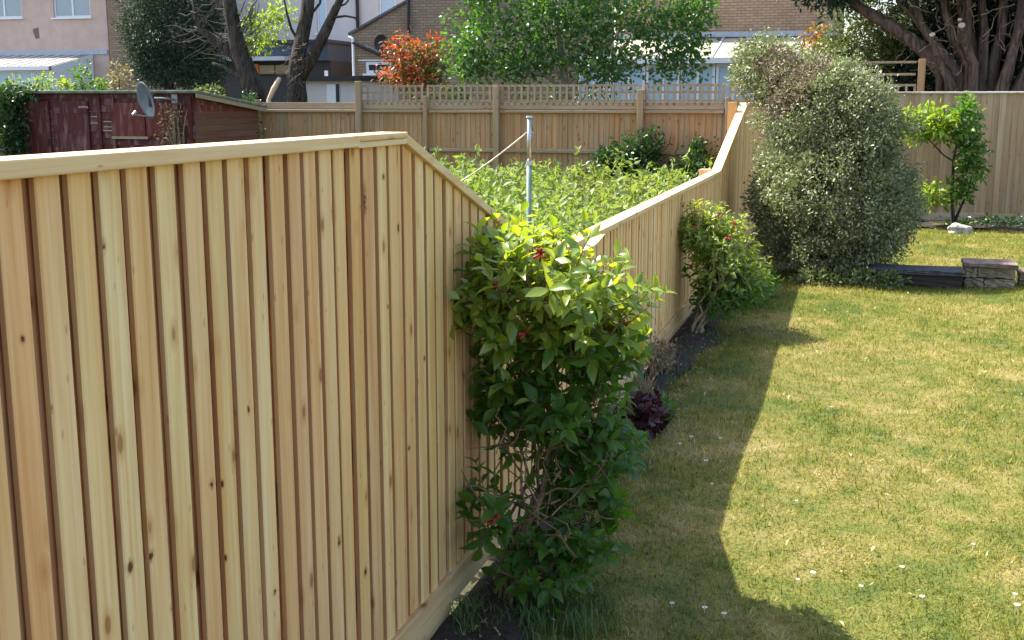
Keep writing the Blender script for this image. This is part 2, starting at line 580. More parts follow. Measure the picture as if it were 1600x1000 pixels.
M['purple_leaf'] = leaf('purple_leaf', [(0.045, 0.015, 0.022), (0.07, 0.022, 0.03), (0.03, 0.014, 0.018)], 0.2, (1.4, 1.0, 1.0), 0.5)
M['pinky_leaf'] = leaf('buff_leaf', [(0.24, 0.20, 0.10), (0.30, 0.24, 0.13), (0.18, 0.18, 0.07)], 0.3, (1.4, 1.3, 0.8), 0.5)
M['clipping'] = leaf('pale_clipping', [(0.30, 0.34, 0.12), (0.42, 0.42, 0.22), (0.20, 0.28, 0.06), (0.48, 0.44, 0.28)], 0.25, (1.2, 1.2, 0.7), 0.5)
M['dry_leaf'] = leaf('dry_leaf', [(0.26, 0.17, 0.09), (0.33, 0.25, 0.15), (0.18, 0.11, 0.06)], 0.2, (1.2, 1.1, 0.9), 0.8)


def grassmat(name, dark=1.0, blades=True):
    m, nt, b = newmat(name)
    tc = nd(nt, 'ShaderNodeTexCoord')
    p = tc.outputs['Object']
    n1 = noise(nt, p, 0.9, 4, 0.6, 0.4)
    n2 = noise(nt, p, 5.0, 4, 0.65)
    k = math_n(nt, 'ADD', math_n(nt, 'MULTIPLY', n1, 0.95), math_n(nt, 'SUBTRACT', math_n(nt, 'MULTIPLY', n2, 0.75), 0.35))
    if blades:
        g = nd(nt, 'ShaderNodeNewGeometry')
        k = math_n(nt, 'ADD', k, math_n(nt, 'MULTIPLY', math_n(nt, 'SUBTRACT', g.outputs['Random Per Island'], 0.5), 0.28))
    st = [(0.28, (0.085, 0.125, 0.011)), (0.42, (0.150, 0.172, 0.019)), (0.52, (0.205, 0.196, 0.032)), (0.63, (0.28, 0.238, 0.062)), (0.80, (0.40, 0.33, 0.15))]
    c = ramp(nt, k, [(q, tuple(x * dark for x in cc)) for q, cc in st])
    if blades:
        r2 = math_n(nt, 'FRACT', math_n(nt, 'MULTIPLY', g.outputs['Random Per Island'], 17.0))
        c = mixc(nt, 1.0, c, ramp(nt, r2, [(0.0, 0.55), (0.6, 1.0), (1.0, 1.5)]), 'MULTIPLY')
    nt.links.new(c, b.inputs['Base Color'])
    b.inputs['Roughness'].default_value = 0.6
    b.inputs['Specular IOR Level'].default_value = 0.25
    if blades:
        tr = nd(nt, 'ShaderNodeBsdfTranslucent')
        nt.links.new(mixc(nt, 1.0, c, (1.4, 1.4, 0.7), 'MULTIPLY'), tr.inputs['Color'])
        mx = nd(nt, 'ShaderNodeMixShader')
        mx.inputs[0].default_value = 0.35
        nt.links.new(b.outputs[0], mx.inputs[1])
        nt.links.new(tr.outputs[0], mx.inputs[2])
        nt.links.new(mx.outputs[0], nt.nodes['Material Output'].inputs['Surface'])
    else:
        bump(nt, b, noise(nt, p, 60, 4), 0.8, 0.02)

    return m


M['lawn'] = grassmat('lawn_turf', 0.62, False)
M['grass'] = grassmat('grass_blades', 1.0, True)
M['tuft'] = leaf('long_grass', [(0.05, 0.11, 0.025), (0.09, 0.15, 0.04), (0.13, 0.17, 0.06)], 0.3, (1.5, 1.6, 0.7), 0.5)

# ------------------------------------------------------------------ foliage helpers
T2 = (np.array([(0, 0, 0), (.45, .5, .10), (1, 0, -.06), (.45, -.5, .10)]), np.array([(0, 2, 1), (0, 3, 2)]))
T8 = (np.array([(0, 0, 0), (.22, .34, .10), (.22, 0, 0.02), (.22, -.34, .10), (.5, .50, .12), (.5, 0, 0.03), (.5, -.50, .12),
                (.8, .27, .02), (.8, 0, -.03), (.8, -.27, .02), (1.02, 0, -.14)]),
      np.array([(0, 2, 1), (0, 3, 2), (1, 2, 5), (1, 5, 4), (2, 3, 6), (2, 6, 5), (4, 5, 8), (4, 8, 7), (5, 6, 9), (5, 9, 8), (7, 8, 10), (8, 9, 10)]))


def unit(a):
    return a / (np.linalg.norm(a, axis=-1, keepdims=True) + 1e-9)


def leaf_arrays(P, A, N, L, Wd, T):
    A = unit(A)
    S = unit(np.cross(N, A))
    N = np.cross(A, S)
    tv, tf = T
    k = len(tv)
    V = P[:, None, :] + (tv[None, :, 0, None] * L[:, None, None]) * A[:, None, :] \
        + (tv[None, :, 1, None] * Wd[:, None, None]) * S[:, None, :] \
        + (tv[None, :, 2, None] * L[:, None, None]) * N[:, None, :]
    F = tf[None] + (np.arange(len(P)) * k)[:, None, None]
    return V.reshape(-1, 3), F.reshape(-1, 3)


def rdir(n):
    return unit(rng.normal(size=(n, 3)))


def leaves(name, P, mat, parent, size, ratio=0.55, up=0.5, out=None, T=T2, droop=0.0, jit=0.35):
    n = len(P)
    A = rdir(n)
    if out is not None:
        A = unit(A + out * 0.9)
    A[:, 2] -= droop
    N = rdir(n) * (1 - up) + np.array([0, 0, up])
    L = size * (1 + jit * rng.uniform(-1, 1, n))
    V, F = leaf_arrays(P, A, N, L, L * ratio, T)
    o = link(name, np_mesh(name, V, F), mat, parent)
    o['kind'] = 'stuff'
    return o


def crown_points(blobs, n, shell=0.55, clump=0.12, per=10, gap=0.0):
    """points in leafy clumps through several ellipsoids; returns points and outward directions"""
    vol = np.array([b[3] * b[4] * b[5] for b in blobs]) ** (2 / 3)
    nc = max(1, n // per)
    idx = rng.choice(len(blobs), nc, p=vol / vol.sum())
    B = np.array(blobs, dtype=float)[idx]
    d = rdir(nc)
    r = shell + (1.06 - shell) * rng.random(nc) ** 0.6
    lump = 1 + 0.14 * np.sin(d[:, 0] * 5 + B[:, 0] * 3) + 0.12 * np.sin(d[:, 2] * 7 + d[:, 1] * 4 + B[:, 1])
    C = B[:, :3] + d * B[:, 3:6] * (r * lump)[:, None]
    if gap:
        q = np.sin(C[:, 0] * 3.1 / gap + 1.3) + np.sin(C[:, 1] * 2.7 / gap) + np.sin(C[:, 2] * 3.3 / gap + 2)
        C, d = C[q > -1.1], d[q > -1.1]
    P = np.repeat(C, per, axis=0) + rng.normal(size=(len(C) * per, 3)) * clump
    D = np.repeat(d, per, axis=0)
    return P, D


def pick(P, D, mask):
    return P[mask], D[mask]


def leaf_objects(P, A, N, L, Wd, T, mat, parent, count, foliage_name='foliage', score=None):
    """the leaves that show largest become parts of their own, the rest one mass"""
    d = np.linalg.norm(P - score, axis=1)
    order = np.argsort(d)
    near = order[:count]
    far = order[count:]
    mes = []
    for k in range(4):
        tv = T[0].copy()
        tv[:, 2] *= (0.4, 1.0, 1.7, -0.6)[k]
        tv[:, 1] *= (1.0, 0.9, 1.1, 0.95)[k]
        me = np_mesh('leaf', tv, T[1])
        me.materials.append(mat)
        me.polygons.foreach_set('use_smooth', [True] * len(me.polygons))
        mes.append(me)
    A2 = unit(A)
    S = unit(np.cross(N, A2))
    N2 = np.cross(A2, S)
    for q, i in enumerate(near):
        o = bpy.data.objects.new('leaf', mes[q % 4])
        col.objects.link(o)
        o.parent = parent
        a, s, n_ = A2[i] * L[i], S[i] * Wd[i], N2[i] * L[i]
        o.matrix_basis = Matrix(((a[0], s[0], n_[0], P[i][0]), (a[1], s[1], n_[1], P[i][1]), (a[2], s[2], n_[2], P[i][2]), (0, 0, 0, 1)))
    if len(far):
        V, F = leaf_arrays(P[far], A[far], N[far], L[far], Wd[far], T)
        me = np_mesh(foliage_name, V, F)
        me.polygons.foreach_set('use_smooth', [True] * len(me.polygons))
        o = link(foliage_name, me, mat, parent)
        o['kind'] = 'stuff'


# ------------------------------------------------------------------ the setting
def sheet(name, t0, t1, l0, l1, nt_, nl, zf, mat):
    T_, L_ = np.meshgrid(np.linspace(t0, t1, nt_), np.linspace(l0, l1, nl), indexing='ij')
    Z = zf(T_, L_)
    V = np.stack([T_, L_, Z], -1).reshape(-1, 3)
    i = np.arange(nt_ * nl).reshape(nt_, nl)
    F = np.stack([i[:-1, :-1], i[1:, :-1], i[1:, 1:], i[:-1, 1:]], -1).reshape(-1, 4)
    o = link(name, np_mesh(name, V, F), mat)
    place(o, 0, 0)
    tag(o, kind='structure')
    return o


def lumps(t, l):
    return 0.010 * np.sin(t * 2.1 + l) * np.sin(l * 1.7) + 0.006 * np.sin(t * 5.3) * np.sin(l * 4.1 + 1)


def bed_edge(t):
    return 0.34 + 0.06 * np.sin(t * 2.3) + 0.04 * np.sin(t * 5.1 + 1) + 0.05 * np.clip((t - 3.5) / 4, 0, 1)


sheet('ground', -60, 140, -100, 100, 3, 3, lambda t, l: t * 0 - 0.06, M['nsoil'])
sheet('lawn', -5, 17.58, -12, -0.02, 180, 100, lambda t, l: lumps(t, l) - 0.02 * np.clip(1 + l / 0.3, 0, 1), M['lawn'])
# flower bed: a soil strip heaped along the foot of the fence
nt_, nl_ = 260, 9
T_ = np.repeat(np.linspace(-4, 11, nt_)[:, None], nl_, 1)
K_ = np.repeat(np.linspace(0, 1, nl_)[None], nt_, 0)
L_ = -(0.02 + K_ * (bed_edge(T_) - 0.02))
Z_ = 0.012 + 0.03 * np.sin(K_ * math.pi) * (1 + 0.6 * np.sin(T_ * 9 + K_ * 7)) + 0.010 * rng.random(T_.shape) + lumps(T_, L_) - 0.03 * (K_ == 1)
i_ = np.arange(nt_ * nl_).reshape(nt_, nl_)
bed = link('flower_bed', np_mesh('flower_bed', np.stack([T_, L_, Z_], -1).reshape(-1, 3),
           np.stack([i_[:-1, :-1], i_[1:, :-1], i_[1:, 1:], i_[:-1, 1:]], -1).reshape(-1, 4)), M['soil'])
tag(place(bed, 0, 0), kind='structure')

# grass blades on the lawn (inside the view and a little beyond)
N_G = 1700000
tt = rng.uniform(-2.5, 17.4, N_G)
ll = -rng.uniform(0.2, 11.0, N_G)
wx = P0[0] + tt * ST - ll * CT
wy = P0[1] + tt * CT + ll * ST
dist = np.hypot(wx, wy)
keep = (wy > 2.6) & (wx / np.maximum(wy, .1) < 0.80) & (wx / np.maximum(wy, .1) > -0.56) & (-ll > bed_edge(tt) - 0.03) & (tt < 16.35 + .1 * np.sin(ll * 5) + .06 * np.sin(ll * 13)) & (rng.random(N_G) < np.clip(4.2 / dist, 0, 1) ** 1.1)
tt, ll, dist = tt[keep], ll[keep], dist[keep]
clump = 0.5 + 0.5 * np.sin(tt * 3.7 + 2 * np.sin(ll * 2.3)) * np.sin(ll * 4.3 + 2 * np.sin(tt * 1.9))
n = len(tt)
Lg = (0.016 + 0.032 * clump * rng.random(n) + 0.022 * rng.random(n) ** 3) * (1 + 0.03 * dist)
Wg = 0.0034 * (1 + 0.10 * dist) * rng.uniform(.6, 1.5, n)
az = rng.uniform(0, 2 * math.pi, n)
lean = rng.uniform(0.2, 2.6, n)
Pb = np.stack([tt, ll, lumps(tt, ll) - 0.003], -1)
tip = Pb + np.stack([np.cos(az) * lean, np.sin(az) * lean, np.ones(n)], -1) / np.sqrt(1 + lean ** 2)[:, None] * Lg[:, None]
sd = np.stack([-np.sin(az), np.cos(az), np.zeros(n)], -1) * (Wg / 2)[:, None]
V = np.stack([Pb - sd, Pb + sd, tip], 1).reshape(-1, 3)
g = link('grass', np_mesh('grass', V, np.arange(3 * n).reshape(n, 3)), M['grass'])
tag(place(g, 0, 0), 'short dry mown grass with green and straw patches', 'grass', kind='stuff')


def tuft_arrays(centres, per, hgt, spread, width=0.006):
    n = len(centres) * per
    C = np.repeat(np.asarray(centres, float), per, 0)
    C = C + rng.normal(size=(n, 3)) * np.array([spread, spread, 0])
    az = rng.uniform(0, 2 * math.pi, n)
    ln = rng.uniform(0.1, 0.9, n)
    H = hgt * rng.uniform(0.4, 1.1, n)
    D = np.stack([np.cos(az), np.sin(az), 0 * az], -1)
    mid = C + D * (ln * H * 0.35)[:, None] + np.array([0, 0, 1]) * (H * 0.6)[:, None]
    tip = C + D * (ln * H)[:, None] + np.array([0, 0, 1]) * (H * 0.9)[:, None]
    S = np.stack([-np.sin(az), np.cos(az), 0 * az], -1) * width
    V = np.stack([C - S, C + S, mid + S * .7, mid - S * .7, tip], 1).reshape(-1, 3)
    i = np.arange(n)[:, None] * 5
    F = np.concatenate([i + np.array([[0, 1, 2]]), i + np.array([[0, 2, 3]]), i + np.array([[3, 2, 4]])])
    return V, F


# ------------------------------------------------------------------ the new side fence
H_HI, H_LO, H_FAR = 1.945, 1.28, 2.02
S0, S1 = 0.0, 1.9                # the ramp down
U0, U1 = 9.45, 12.4              # the ramp up
T_END = 17.55


def top_z(t):
    if t <= S0: return H_HI
    if t <= S1: return H_HI + (H_LO - H_HI) * (t - S0) / (S1 - S0)
    if t <= U0: return H_LO
    if t <= U1: return H_LO + (H_FAR - H_LO) * (t - U0) / (U1 - U0)
    return H_FAR


sf = thing('side_fence', 'new pale pine board fence dropping from tall to low and rising again', 'fence', 0, 0)
t = -3.4
while t < T_END - 0.1:
    w = 0.075 + random.uniform(-0.005, 0.005)
    if S0 < t + w and t < S0: t = S0 - w + 0.0
    z0 = 0.175 + random.uniform(-0.004, 0.004)
    dy = random.uniform(-0.003, 0.002)
    o = MB().board(t, t + w, dy, 0.018 + dy, z0, top_z(t) - 0.036, top_z(t + w) - 0.036).build('board', M['pine'], sf)
    o.data.materials.append(M['pine_edge_shade'])  # edge faces coloured darker to paint in the shade of the gaps
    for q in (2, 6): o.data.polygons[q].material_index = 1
    t2 = t + w + 0.0285 + random.uniform(-0.007, 0.007)
    a, b_ = t + w - 0.0325, t2 + 0.0325
    if random.random() < 0.07 and t > 0.9: b_ = t2 - 0.002      # a shrunken backing board leaves a slit
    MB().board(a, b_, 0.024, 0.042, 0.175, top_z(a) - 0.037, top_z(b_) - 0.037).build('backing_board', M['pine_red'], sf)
    t = t2


def cap(t0, t1, y0=-0.030, y1=0.075, h=0.036, bev=0.004, drop=0.0):
    z0, z1 = top_z(t0 + 1e-4) - drop, top_z(t1 - 1e-4) - drop
    o = MB().hexa([(t0, y0, z0 - h), (t1, y0, z1 - h), (t1, y1, z1 - h), (t0, y1, z0 - h), (t0, y0, z0), (t1, y0, z1), (t1, y1, z1), (t0, y1, z0)])
    return o.build('cap_rail', M['pine_x'], sf, bevel=bev)


cap(-3.4, -0.402)
cap(-0.395, -0.002, h=0.020)
MB().box(-0.397, -0.002, -0.024, 0.0, H_HI - 0.040, H_HI - 0.021).build('batten', M['pine_x'], sf, bevel=0.002)
cap(0.002, 1.898, y0=-0.020)
for a, b_ in ((1.902, 4.2), (4.203, 6.9), (6.903, 9.448)): cap(a, b_)
cap(9.452, 12.398)
cap(12.402, T_END)
for a in np.arange(-3.4, T_END - 0.5, 1.9):
    b_ = min(a + 1.897, T_END)
    zb = 0.045 if random.random() < 0.45 else 0.0
    if 0.2 < a < 3.9: zb = 0.05
    MB().box(a, b_, -0.018, 0.014, zb, 0.173).build('gravel_board', M['gravelboard'], sf, bevel=0.003)
for a in np.arange(-1.9, T_END, 1.9):
    if 9.0 < a < 12.2: continue
    MB().box(a - 0.05, a + 0.05, 0.088, 0.188, -0.05, top_z(a) - 0.16).build('post', M['pine'], sf, bevel=0.004)
for zz in (0.45, 0.95):
    MB().box(-3.4, T_END, 0.044, 0.086, zz, zz + 0.08).build('rail', M['pine_x'], sf, bevel=0.003)
MB().box(0.05, 1.0, 0.044, 0.086, 1.42, 1.50).build('rail', M['pine_x'], sf)
MB().box(-3.4, -0.05, 0.044, 0.086, 1.60, 1.68).build('rail', M['pine_x'], sf)
# post top beside the far rise
MB().box(11.9, 12.02, 0.078, 0.18, -0.05, H_FAR + 0.01).build('post', M['pine'], sf, bevel=0.004)
MB().box(9.35, 9.5, 0.078, 0.2, -0.05, H_LO + 0.015).build('post', M['pine'], sf, bevel=0.004)

# ------------------------------------------------------------------ back fences
TB = 17.6
bf = thing('back_fence', 'silvered tan board fence at the end of the lawn behind the small lime tree', 'fence', TB, 0)
H_B = pz(143, TB, 1500)
y = -0.06
while y > -10.4:
    w = 0.118 + random.uniform(-.008, .008)
    dx = random.uniform(-0.004, 0.004)
    # feather-edge board: thick edge over its neighbour
    zt = H_B - 0.03
    MB().hexa([(dx, y, 0.15), (dx + .022, y, 0.15), (dx + .022, y - w, 0.15), (dx + 0.014, y - w, 0.15),
               (dx, y, zt), (dx + .022, y, zt), (dx + .022, y - w, zt), (dx + 0.014, y - w, zt)]).build('board', M['back_fence'], bf)
    y -= w - 0.018
for a in np.arange(-0.06, -10, -2.4):
    MB().box(-0.022, 0.03, a - 2.395, a, -0.03, 0.149).build('gravel_board', M['back_rail'], bf, bevel=0.004)
    MB().box(-0.035, 0.06, a - 2.397, a, H_B - 0.03, H_B).build('cap_rail', M['back_rail'], bf, bevel=0.004)
for zz in (0.5, 1.2, 1.9):
    MB().box(0.026, 0.07, -10.2, -0.06, zz, zz + 0.08).build('rail', M['back_rail'], bf)

nf = thing('rear_fence', 'older brown board fence with posts, rails and trellis behind the weeds', 'fence', TB, 0)
l_end = pl(400, TB)
l_tr = pl(563, TB)
H_N = pz(166, TB, 800)
y = 0.10
while y < l_end:
    w = 0.118 + random.uniform(-.01, .01)
    zt = H_N - 0.02 + random.uniform(-.004, .004)
    dx = 0.06 + random.uniform(-0.004, 0.004)
    MB().hexa([(dx, y, 0.12), (dx + 0.012, y + w, 0.12), (dx + .022, y + w, 0.12), (dx + .022, y, 0.12),
               (dx, y, zt), (dx + 0.012, y + w, zt), (dx + .022, y + w, zt), (dx + .022, y, zt)]).build('board', M['old_fence'], nf)
    y += w - 0.018
posts = [(1137, 152, .035), (1001, 140, .055), (776, 134, .055), (665, 150, .035), (561, 127, .055), (402, 156, .055)]
ls = []
for px_, py_, hw in posts:
    l = pl(px_, TB)
    ls.append(l)
    MB().box(-0.02 - hw, 0.056, l - hw, l + hw, -0.05, pz(py_, TB, px_)).build('post', M['old_post'], nf, bevel=0.006)
ls = [0.1] + ls
for i in range(len(ls) - 1):
    a, b_ = ls[i] + 0.06, ls[i + 1] - 0.06
    for zt, hh in ((H_N - 0.06, 0.06), (pz(232, TB, 800), 0.07), (0.4, 0.07)):
        MB().hexa([(-0.01, a, zt - hh), (0.056, a, zt - hh), (0.056, b_, zt - hh), (-0.01, b_, zt - hh),
                   (-0.012, a, zt - 0.015), (0.056, a, zt), (0.056, b_, zt), (-0.012, b_, zt - 0.015)]).build('rail', M['old_rail'], nf, bevel=0.003)
    MB().box(0.03, 0.058, a, b_, H_N - 0.10 + 0.045, H_N + 0.07).build('top_board', M['old_rail'], nf, bevel=0.003)
# trellis: uprights and cross slats
z0, z1 = H_N + 0.071, pz(132, TB, 850)
tr = MB()
y = 0.14
while y < l_tr - 0.05:
    MB().box(0.030, 0.044, y - 0.021, y + 0.021, z0 - 0.05, z1).build('trellis_slat', M['trellis'], nf)
    y += 0.125
for zz in (z0 + 0.03, (z0 + z1) / 2 + .02, z1 - 0.02):
    for i in range(5):
        a, b_ = ls[i] + 0.05, ls[i + 1] - 0.05
        MB().box(0.046, 0.060, a, b_, zz - 0.020, zz + 0.020).build('trellis_rail', M['old_rail'], nf)

# ------------------------------------------------------------------ the near shrub and the second shrub
def shrub(name, label, t, l, blobs, n_shoot, leaf_len, n_obj, stems, flowers, seed, ratio=0.5, mat=None, shoot_len=0.13, group=None, young_lit_z=1.15, stem_mat='twig', tangle=0):
    mat = mat or M['shrub_leaf']
    rs = random.Random(seed)
    root = thing(name, label, 'shrub', t, l)
    base = np.array([t, l, 0.0])
    P, D = crown_points(blobs, n_shoot, 0.45, 0.02, 1)
    D = unit(D + np.array([0, 0, 0.7]) + 0.45 * rdir(len(D)))
    LP, LA, LN, LL = [], [], [], []
    twigs = MB()
    for p, d in zip(P, D):
        if p[2] < 0.06: continue
        if p[1] > -0.05 and p[2] < top_z(p[0]) + 0.05: p = np.array([p[0], -0.05 - rs.random() * .08, p[2]])
        s = unit(np.cross(d, np.array([rs.uniform(-1, 1), rs.uniform(-1, 1), rs.uniform(-1, 1)])))
        u = np.cross(d, s)
        sl_ = shoot_len * rs.uniform(0.6, 1.3)
        nn = rs.choice((2, 3, 3, 4))
        for k in range(nn):
            q = p + d * sl_ * (k / nn)
            ax = s if k % 2 == 0 else u
            for sg in (-1, 1):
                A = ax * sg + d * (0.45 + 0.25 * k) + np.array([0, 0, -0.15])
                if q[1] > -0.02 and A[1] > 0 and q[2] < top_z(q[0]) + .03: A[1] = -A[1]
                LP.append(q); LA.append(A); LN.append(d + 0.5 * np.array([0, 0, 1]) + 0.3 * rng.normal(size=3))
                LL.append(leaf_len * rs.uniform(0.65, 1.2) * (1 - 0.12 * k))
        twigs.tube([tuple(p - d * sl_ * .9 - base), tuple(p + d * sl_ * 0.9 - base)], [0.003, 0.0015], 4, False)
    LP, LA, LN, LL = map(np.array, (LP, LA, LN, LL))
    young = (LP[:, 2] + 0.10 * rng.normal(size=len(LP))) > young_lit_z  # upper leaves tinted as young growth, with sunlight painted into the colour
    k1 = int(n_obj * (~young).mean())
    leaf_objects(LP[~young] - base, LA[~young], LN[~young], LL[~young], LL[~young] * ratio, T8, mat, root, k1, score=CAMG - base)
    leaf_objects(LP[young] - base, LA[young], LN[young], LL[young], LL[young] * ratio, T8, M['shrub_sunlit_young'], root, n_obj - k1, 'sunlit_young_foliage', score=CAMG - base)
    for k in range(tangle):
        q = Vector((rs.uniform(0, .5), rs.uniform(-.28, .08), rs.uniform(.2, .75)))
        e = q + Vector((rs.uniform(-.2, .2), rs.uniform(-.2, .2), rs.uniform(-.1, .3)))
        twigs.tube(crooked(q, e, 4, .03, rs), [.0045, .004, .0035, .003, .002], 4, False)
    tw = twigs.build('twigs', M['twig'], root)
    tw['kind'] = 'stuff'
    for (sx, sy, tx, ty, tz, r) in stems:
        pts = crooked((sx, sy, -0.03), (tx, ty, tz), 7, 0.05, rs)
        MB().tube(pts, [r * (1 - 0.75 * i / 7) for i in range(8)], 8, True, 0.08).build('stem', M[stem_mat], root, True)
    for (ft, fl, fz) in flowers:
        m = MB()
        for k in range(6):
            d = Vector((rs.uniform(-1, 0.2), rs.uniform(-1, 1), rs.uniform(-.6, .8))).normalized()
            c = Vector((ft - t, fl - l, fz))
            m.tube([c, c + d * 0.014, c + d * 0.026, c + d * 0.034], [0.002, 0.0045, 0.006, 0.003], 6)
        m.build('flower', M['red'], root, True)
    return root


def blob(px, py, t, rt, rl, rz):
    l, z = pix(px, py, t)
    return (t, l, z, rt, rl, rz)


bt, bl = pg(790, 965)
nb = [blob(855, 445, .60, .20, .21, .15), blob(925, 480, .72, .18, .15, .14), blob(900, 530, .80, .22, .20, .17), blob(940, 545, .9, .15, .10, .15), blob(765, 480, .62, .15, .12, .14), blob(748, 400, .95, .10, .07, .09),
      blob(815, 400, .80, .12, .10, .07), blob(805, 580, .80, .18, .13, .18), blob(890, 640, .80, .22, .21, .18), blob(925, 720, .85, .15, .11, .17), blob(905, 810, .75, .14, .12, .13), blob(850, 880, .62, .16, .16, .10), blob(765, 800, .5, .08, .08, .08), blob(780, 660, .75, .1, .08, .14)]
ft = [.46, .48, .40, .40, .72, .50]
fl = [pix(845, 397, ft[0]), pix(782, 440, ft[1]), pix(772, 806, ft[2]), pix(762, 812, ft[3]), pix(975, 505, ft[4]), pix(822, 520, ft[5])]
stems = []
for k in range(9):
    stems.append((random.uniform(-.06, .06), random.uniform(-.04, .05), random.uniform(0.2, .65), random.uniform(-.25, .10), random.uniform(.7, 1.25), random.uniform(.006, .011) if k else .022))
shrub('flowering_shrub', 'tall leafy green shrub with red buds against the fence ramp', bt, bl, nb, 600, 0.100, 300, stems,
      [(ft[i], f[0], f[1]) for i, f in enumerate(fl)], 11, 0.46, young_lit_z=1.05, tangle=90)

b2t, b2l = pg(1085, 525)
b2 = [blob(1118, 385, b2t + .25, .27, .26, .22), blob(1135, 430, b2t + .2, .26, .24, .22), blob(1100, 360, b2t + .2, .2, .18, .16), blob(1125, 465, b2t + .2, .22, .2, .14), blob(1165, 445, b2t + .5, .25, .14, .18)]
fl2 = [pix(1088, 352, b2t), pix(1125, 335, b2t), pix(1139, 370, b2t), pix(1150, 350, b2t)]
stems = [(random.uniform(-.05, .05), random.uniform(-.05, .05), random.uniform(-.1, .5), random.uniform(-.3, .05), random.uniform(.5, .85), random.uniform(.010, .018)) for k in range(8)]
shrub('flowering_shrub', 'smaller sunlit shrub with pink-red buds against the low stretch of fence', b2t, b2l, b2, 520, 0.085, 60, stems,
      [(b2t - .05, f[0], f[1]) for f in fl2], 5, 0.42, young_lit_z=.45, stem_mat='deadtwig')

# ------------------------------------------------------------------ the big grey-green bush
TBU = 10.6
gb = [blob(1300, 300, TBU, .85, .80, .85), blob(1265, 170, TBU, .6, .55, .50), blob(1350, 330, TBU - .1, .6, .52, .70), blob(1200, 110, TBU + .4, .5, .36, .34),
      blob(1320, 200, TBU, .65, .62, .48), blob(1225, 300, TBU, .5, .36, .7), blob(1290, 400, TBU - .1, .6, .5, .28), blob(1390, 330, TBU + .2, .4, .30, .42), blob(1235, 130, TBU + .2, .5, .34, .34), blob(1285, 135, TBU + .1, .5, .42, .32), blob(1180, 95, TBU + .5, .3, .2, .18), blob(1320, 150, TBU, .5, .36, .26), blob(1352, 195, TBU, .5, .34, .26)]
lb, _ = pix(1290, 440, TBU)
big = thing('evergreen_bush', 'big rounded grey-green variegated bush at the end of the border', 'bush', TBU, lb)
P, D = crown_points(gb, 112000, 0.72, 0.050, 14, 0.0)
ok = (P[:, 2] > 0.12) & ~((P[:, 1] > -0.06) & (P[:, 2] < 2.05))
P, D = P[ok], D[ok]
brown = (np.abs(P[:, 2] - pix(1245, 130, TBU)[1]) < .34 + .1 * np.sin(P[:, 1] * 9)) & (np.abs(P[:, 1] - pix(1235, 130, TBU)[0]) < .36 + .12 * np.sin(P[:, 2] * 8)) & (rng.random(len(P)) < .8)
b0 = np.array([TBU, lb, 0])
leaves('foliage', P[~brown] - b0, M['bush_leaf'], big, 0.044, 0.5, 0.35, D[~brown])
leaves('browned_foliage', P[brown] - b0, M['bush_leaf_brown'], big, 0.042, 0.4, 0.3, D[brown])
m = MB()
for k in range(420):
    i = random.randrange(len(P))
    p = Vector(P[i] - b0)
    d = Vector(D[i]) + Vector((random.uniform(-.5, .5), random.uniform(-.5, .5), random.uniform(-.2, .6)))
    m.tube([p - d * .12, p + d * .07], [.004, .002], 3, False)
m.build('twigs', M['deadtwig'], big)['kind'] = 'stuff'
for k in range(7):
    MB().tube(crooked((random.uniform(-.12, .12), random.uniform(-.12, .12), -.05), (random.uniform(-.4, .4), random.uniform(-.45, .45), random.uniform(1.2, 2.0)), 7, .12),
              [.045 - .005 * i for i in range(8)], 7, True, .1).build('stem', M['bark_dark'], big, True)

# ------------------------------------------------------------------ small tree by the back fence
tt_, tl_ = pg(1492, 356)
lt = thing('small_tree', 'small lime-leaved tree with thin forked trunk before the back fence', 'tree', tt_, tl_)
b0 = np.array([tt_, tl_, 0])
def lpt(px, py, t=None):
    l, z = pix(px, py, t or tt_)
    return Vector(((t or tt_) - tt_, l - tl_, z))
m = MB()
m.tube([(0, 0, -.04), lpt(1489, 335), lpt(1487, 318), lpt(1490, 250), lpt(1500, 200), lpt(1505, 165)], [.035, .03, .026, .02, .014, .008], 8, True, .06)
m.tube([lpt(1492, 345), lpt(1503, 320), lpt(1512, 300), lpt(1522, 262)], [.024, .02, .016, .008], 7)
m.tube([lpt(1490, 252), lpt(1475, 243), lpt(1455, 222), lpt(1430, 195)], [.017, .014, .011, .006], 6)
m.tube([lpt(1489, 300), lpt(1470, 295), lpt(1450, 310)], [.012, .01, .006], 6)
m.tube([lpt(1492, 245), lpt(1510, 232), lpt(1525, 215)], [.013, .01, .006], 6)
m.build('trunk', M['bark_dark'], lt, True)
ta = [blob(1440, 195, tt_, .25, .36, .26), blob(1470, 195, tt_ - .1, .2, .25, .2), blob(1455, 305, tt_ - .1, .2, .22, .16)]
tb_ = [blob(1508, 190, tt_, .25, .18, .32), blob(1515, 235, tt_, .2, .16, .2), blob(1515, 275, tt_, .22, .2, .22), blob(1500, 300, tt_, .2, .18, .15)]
P, D = crown_points(ta, 1000, .2, .06, 4); leaves('lime_foliage', P - b0, M['lime_leaf'], lt, .11, .5, .5, D, T8)  # lime leaves on these clumps, mid green on the rest
P, D = crown_points(tb_, 1000, .2, .06, 4); leaves('foliage', P - b0, M['mid_leaf'], lt, .11, .5, .5, D, T8)

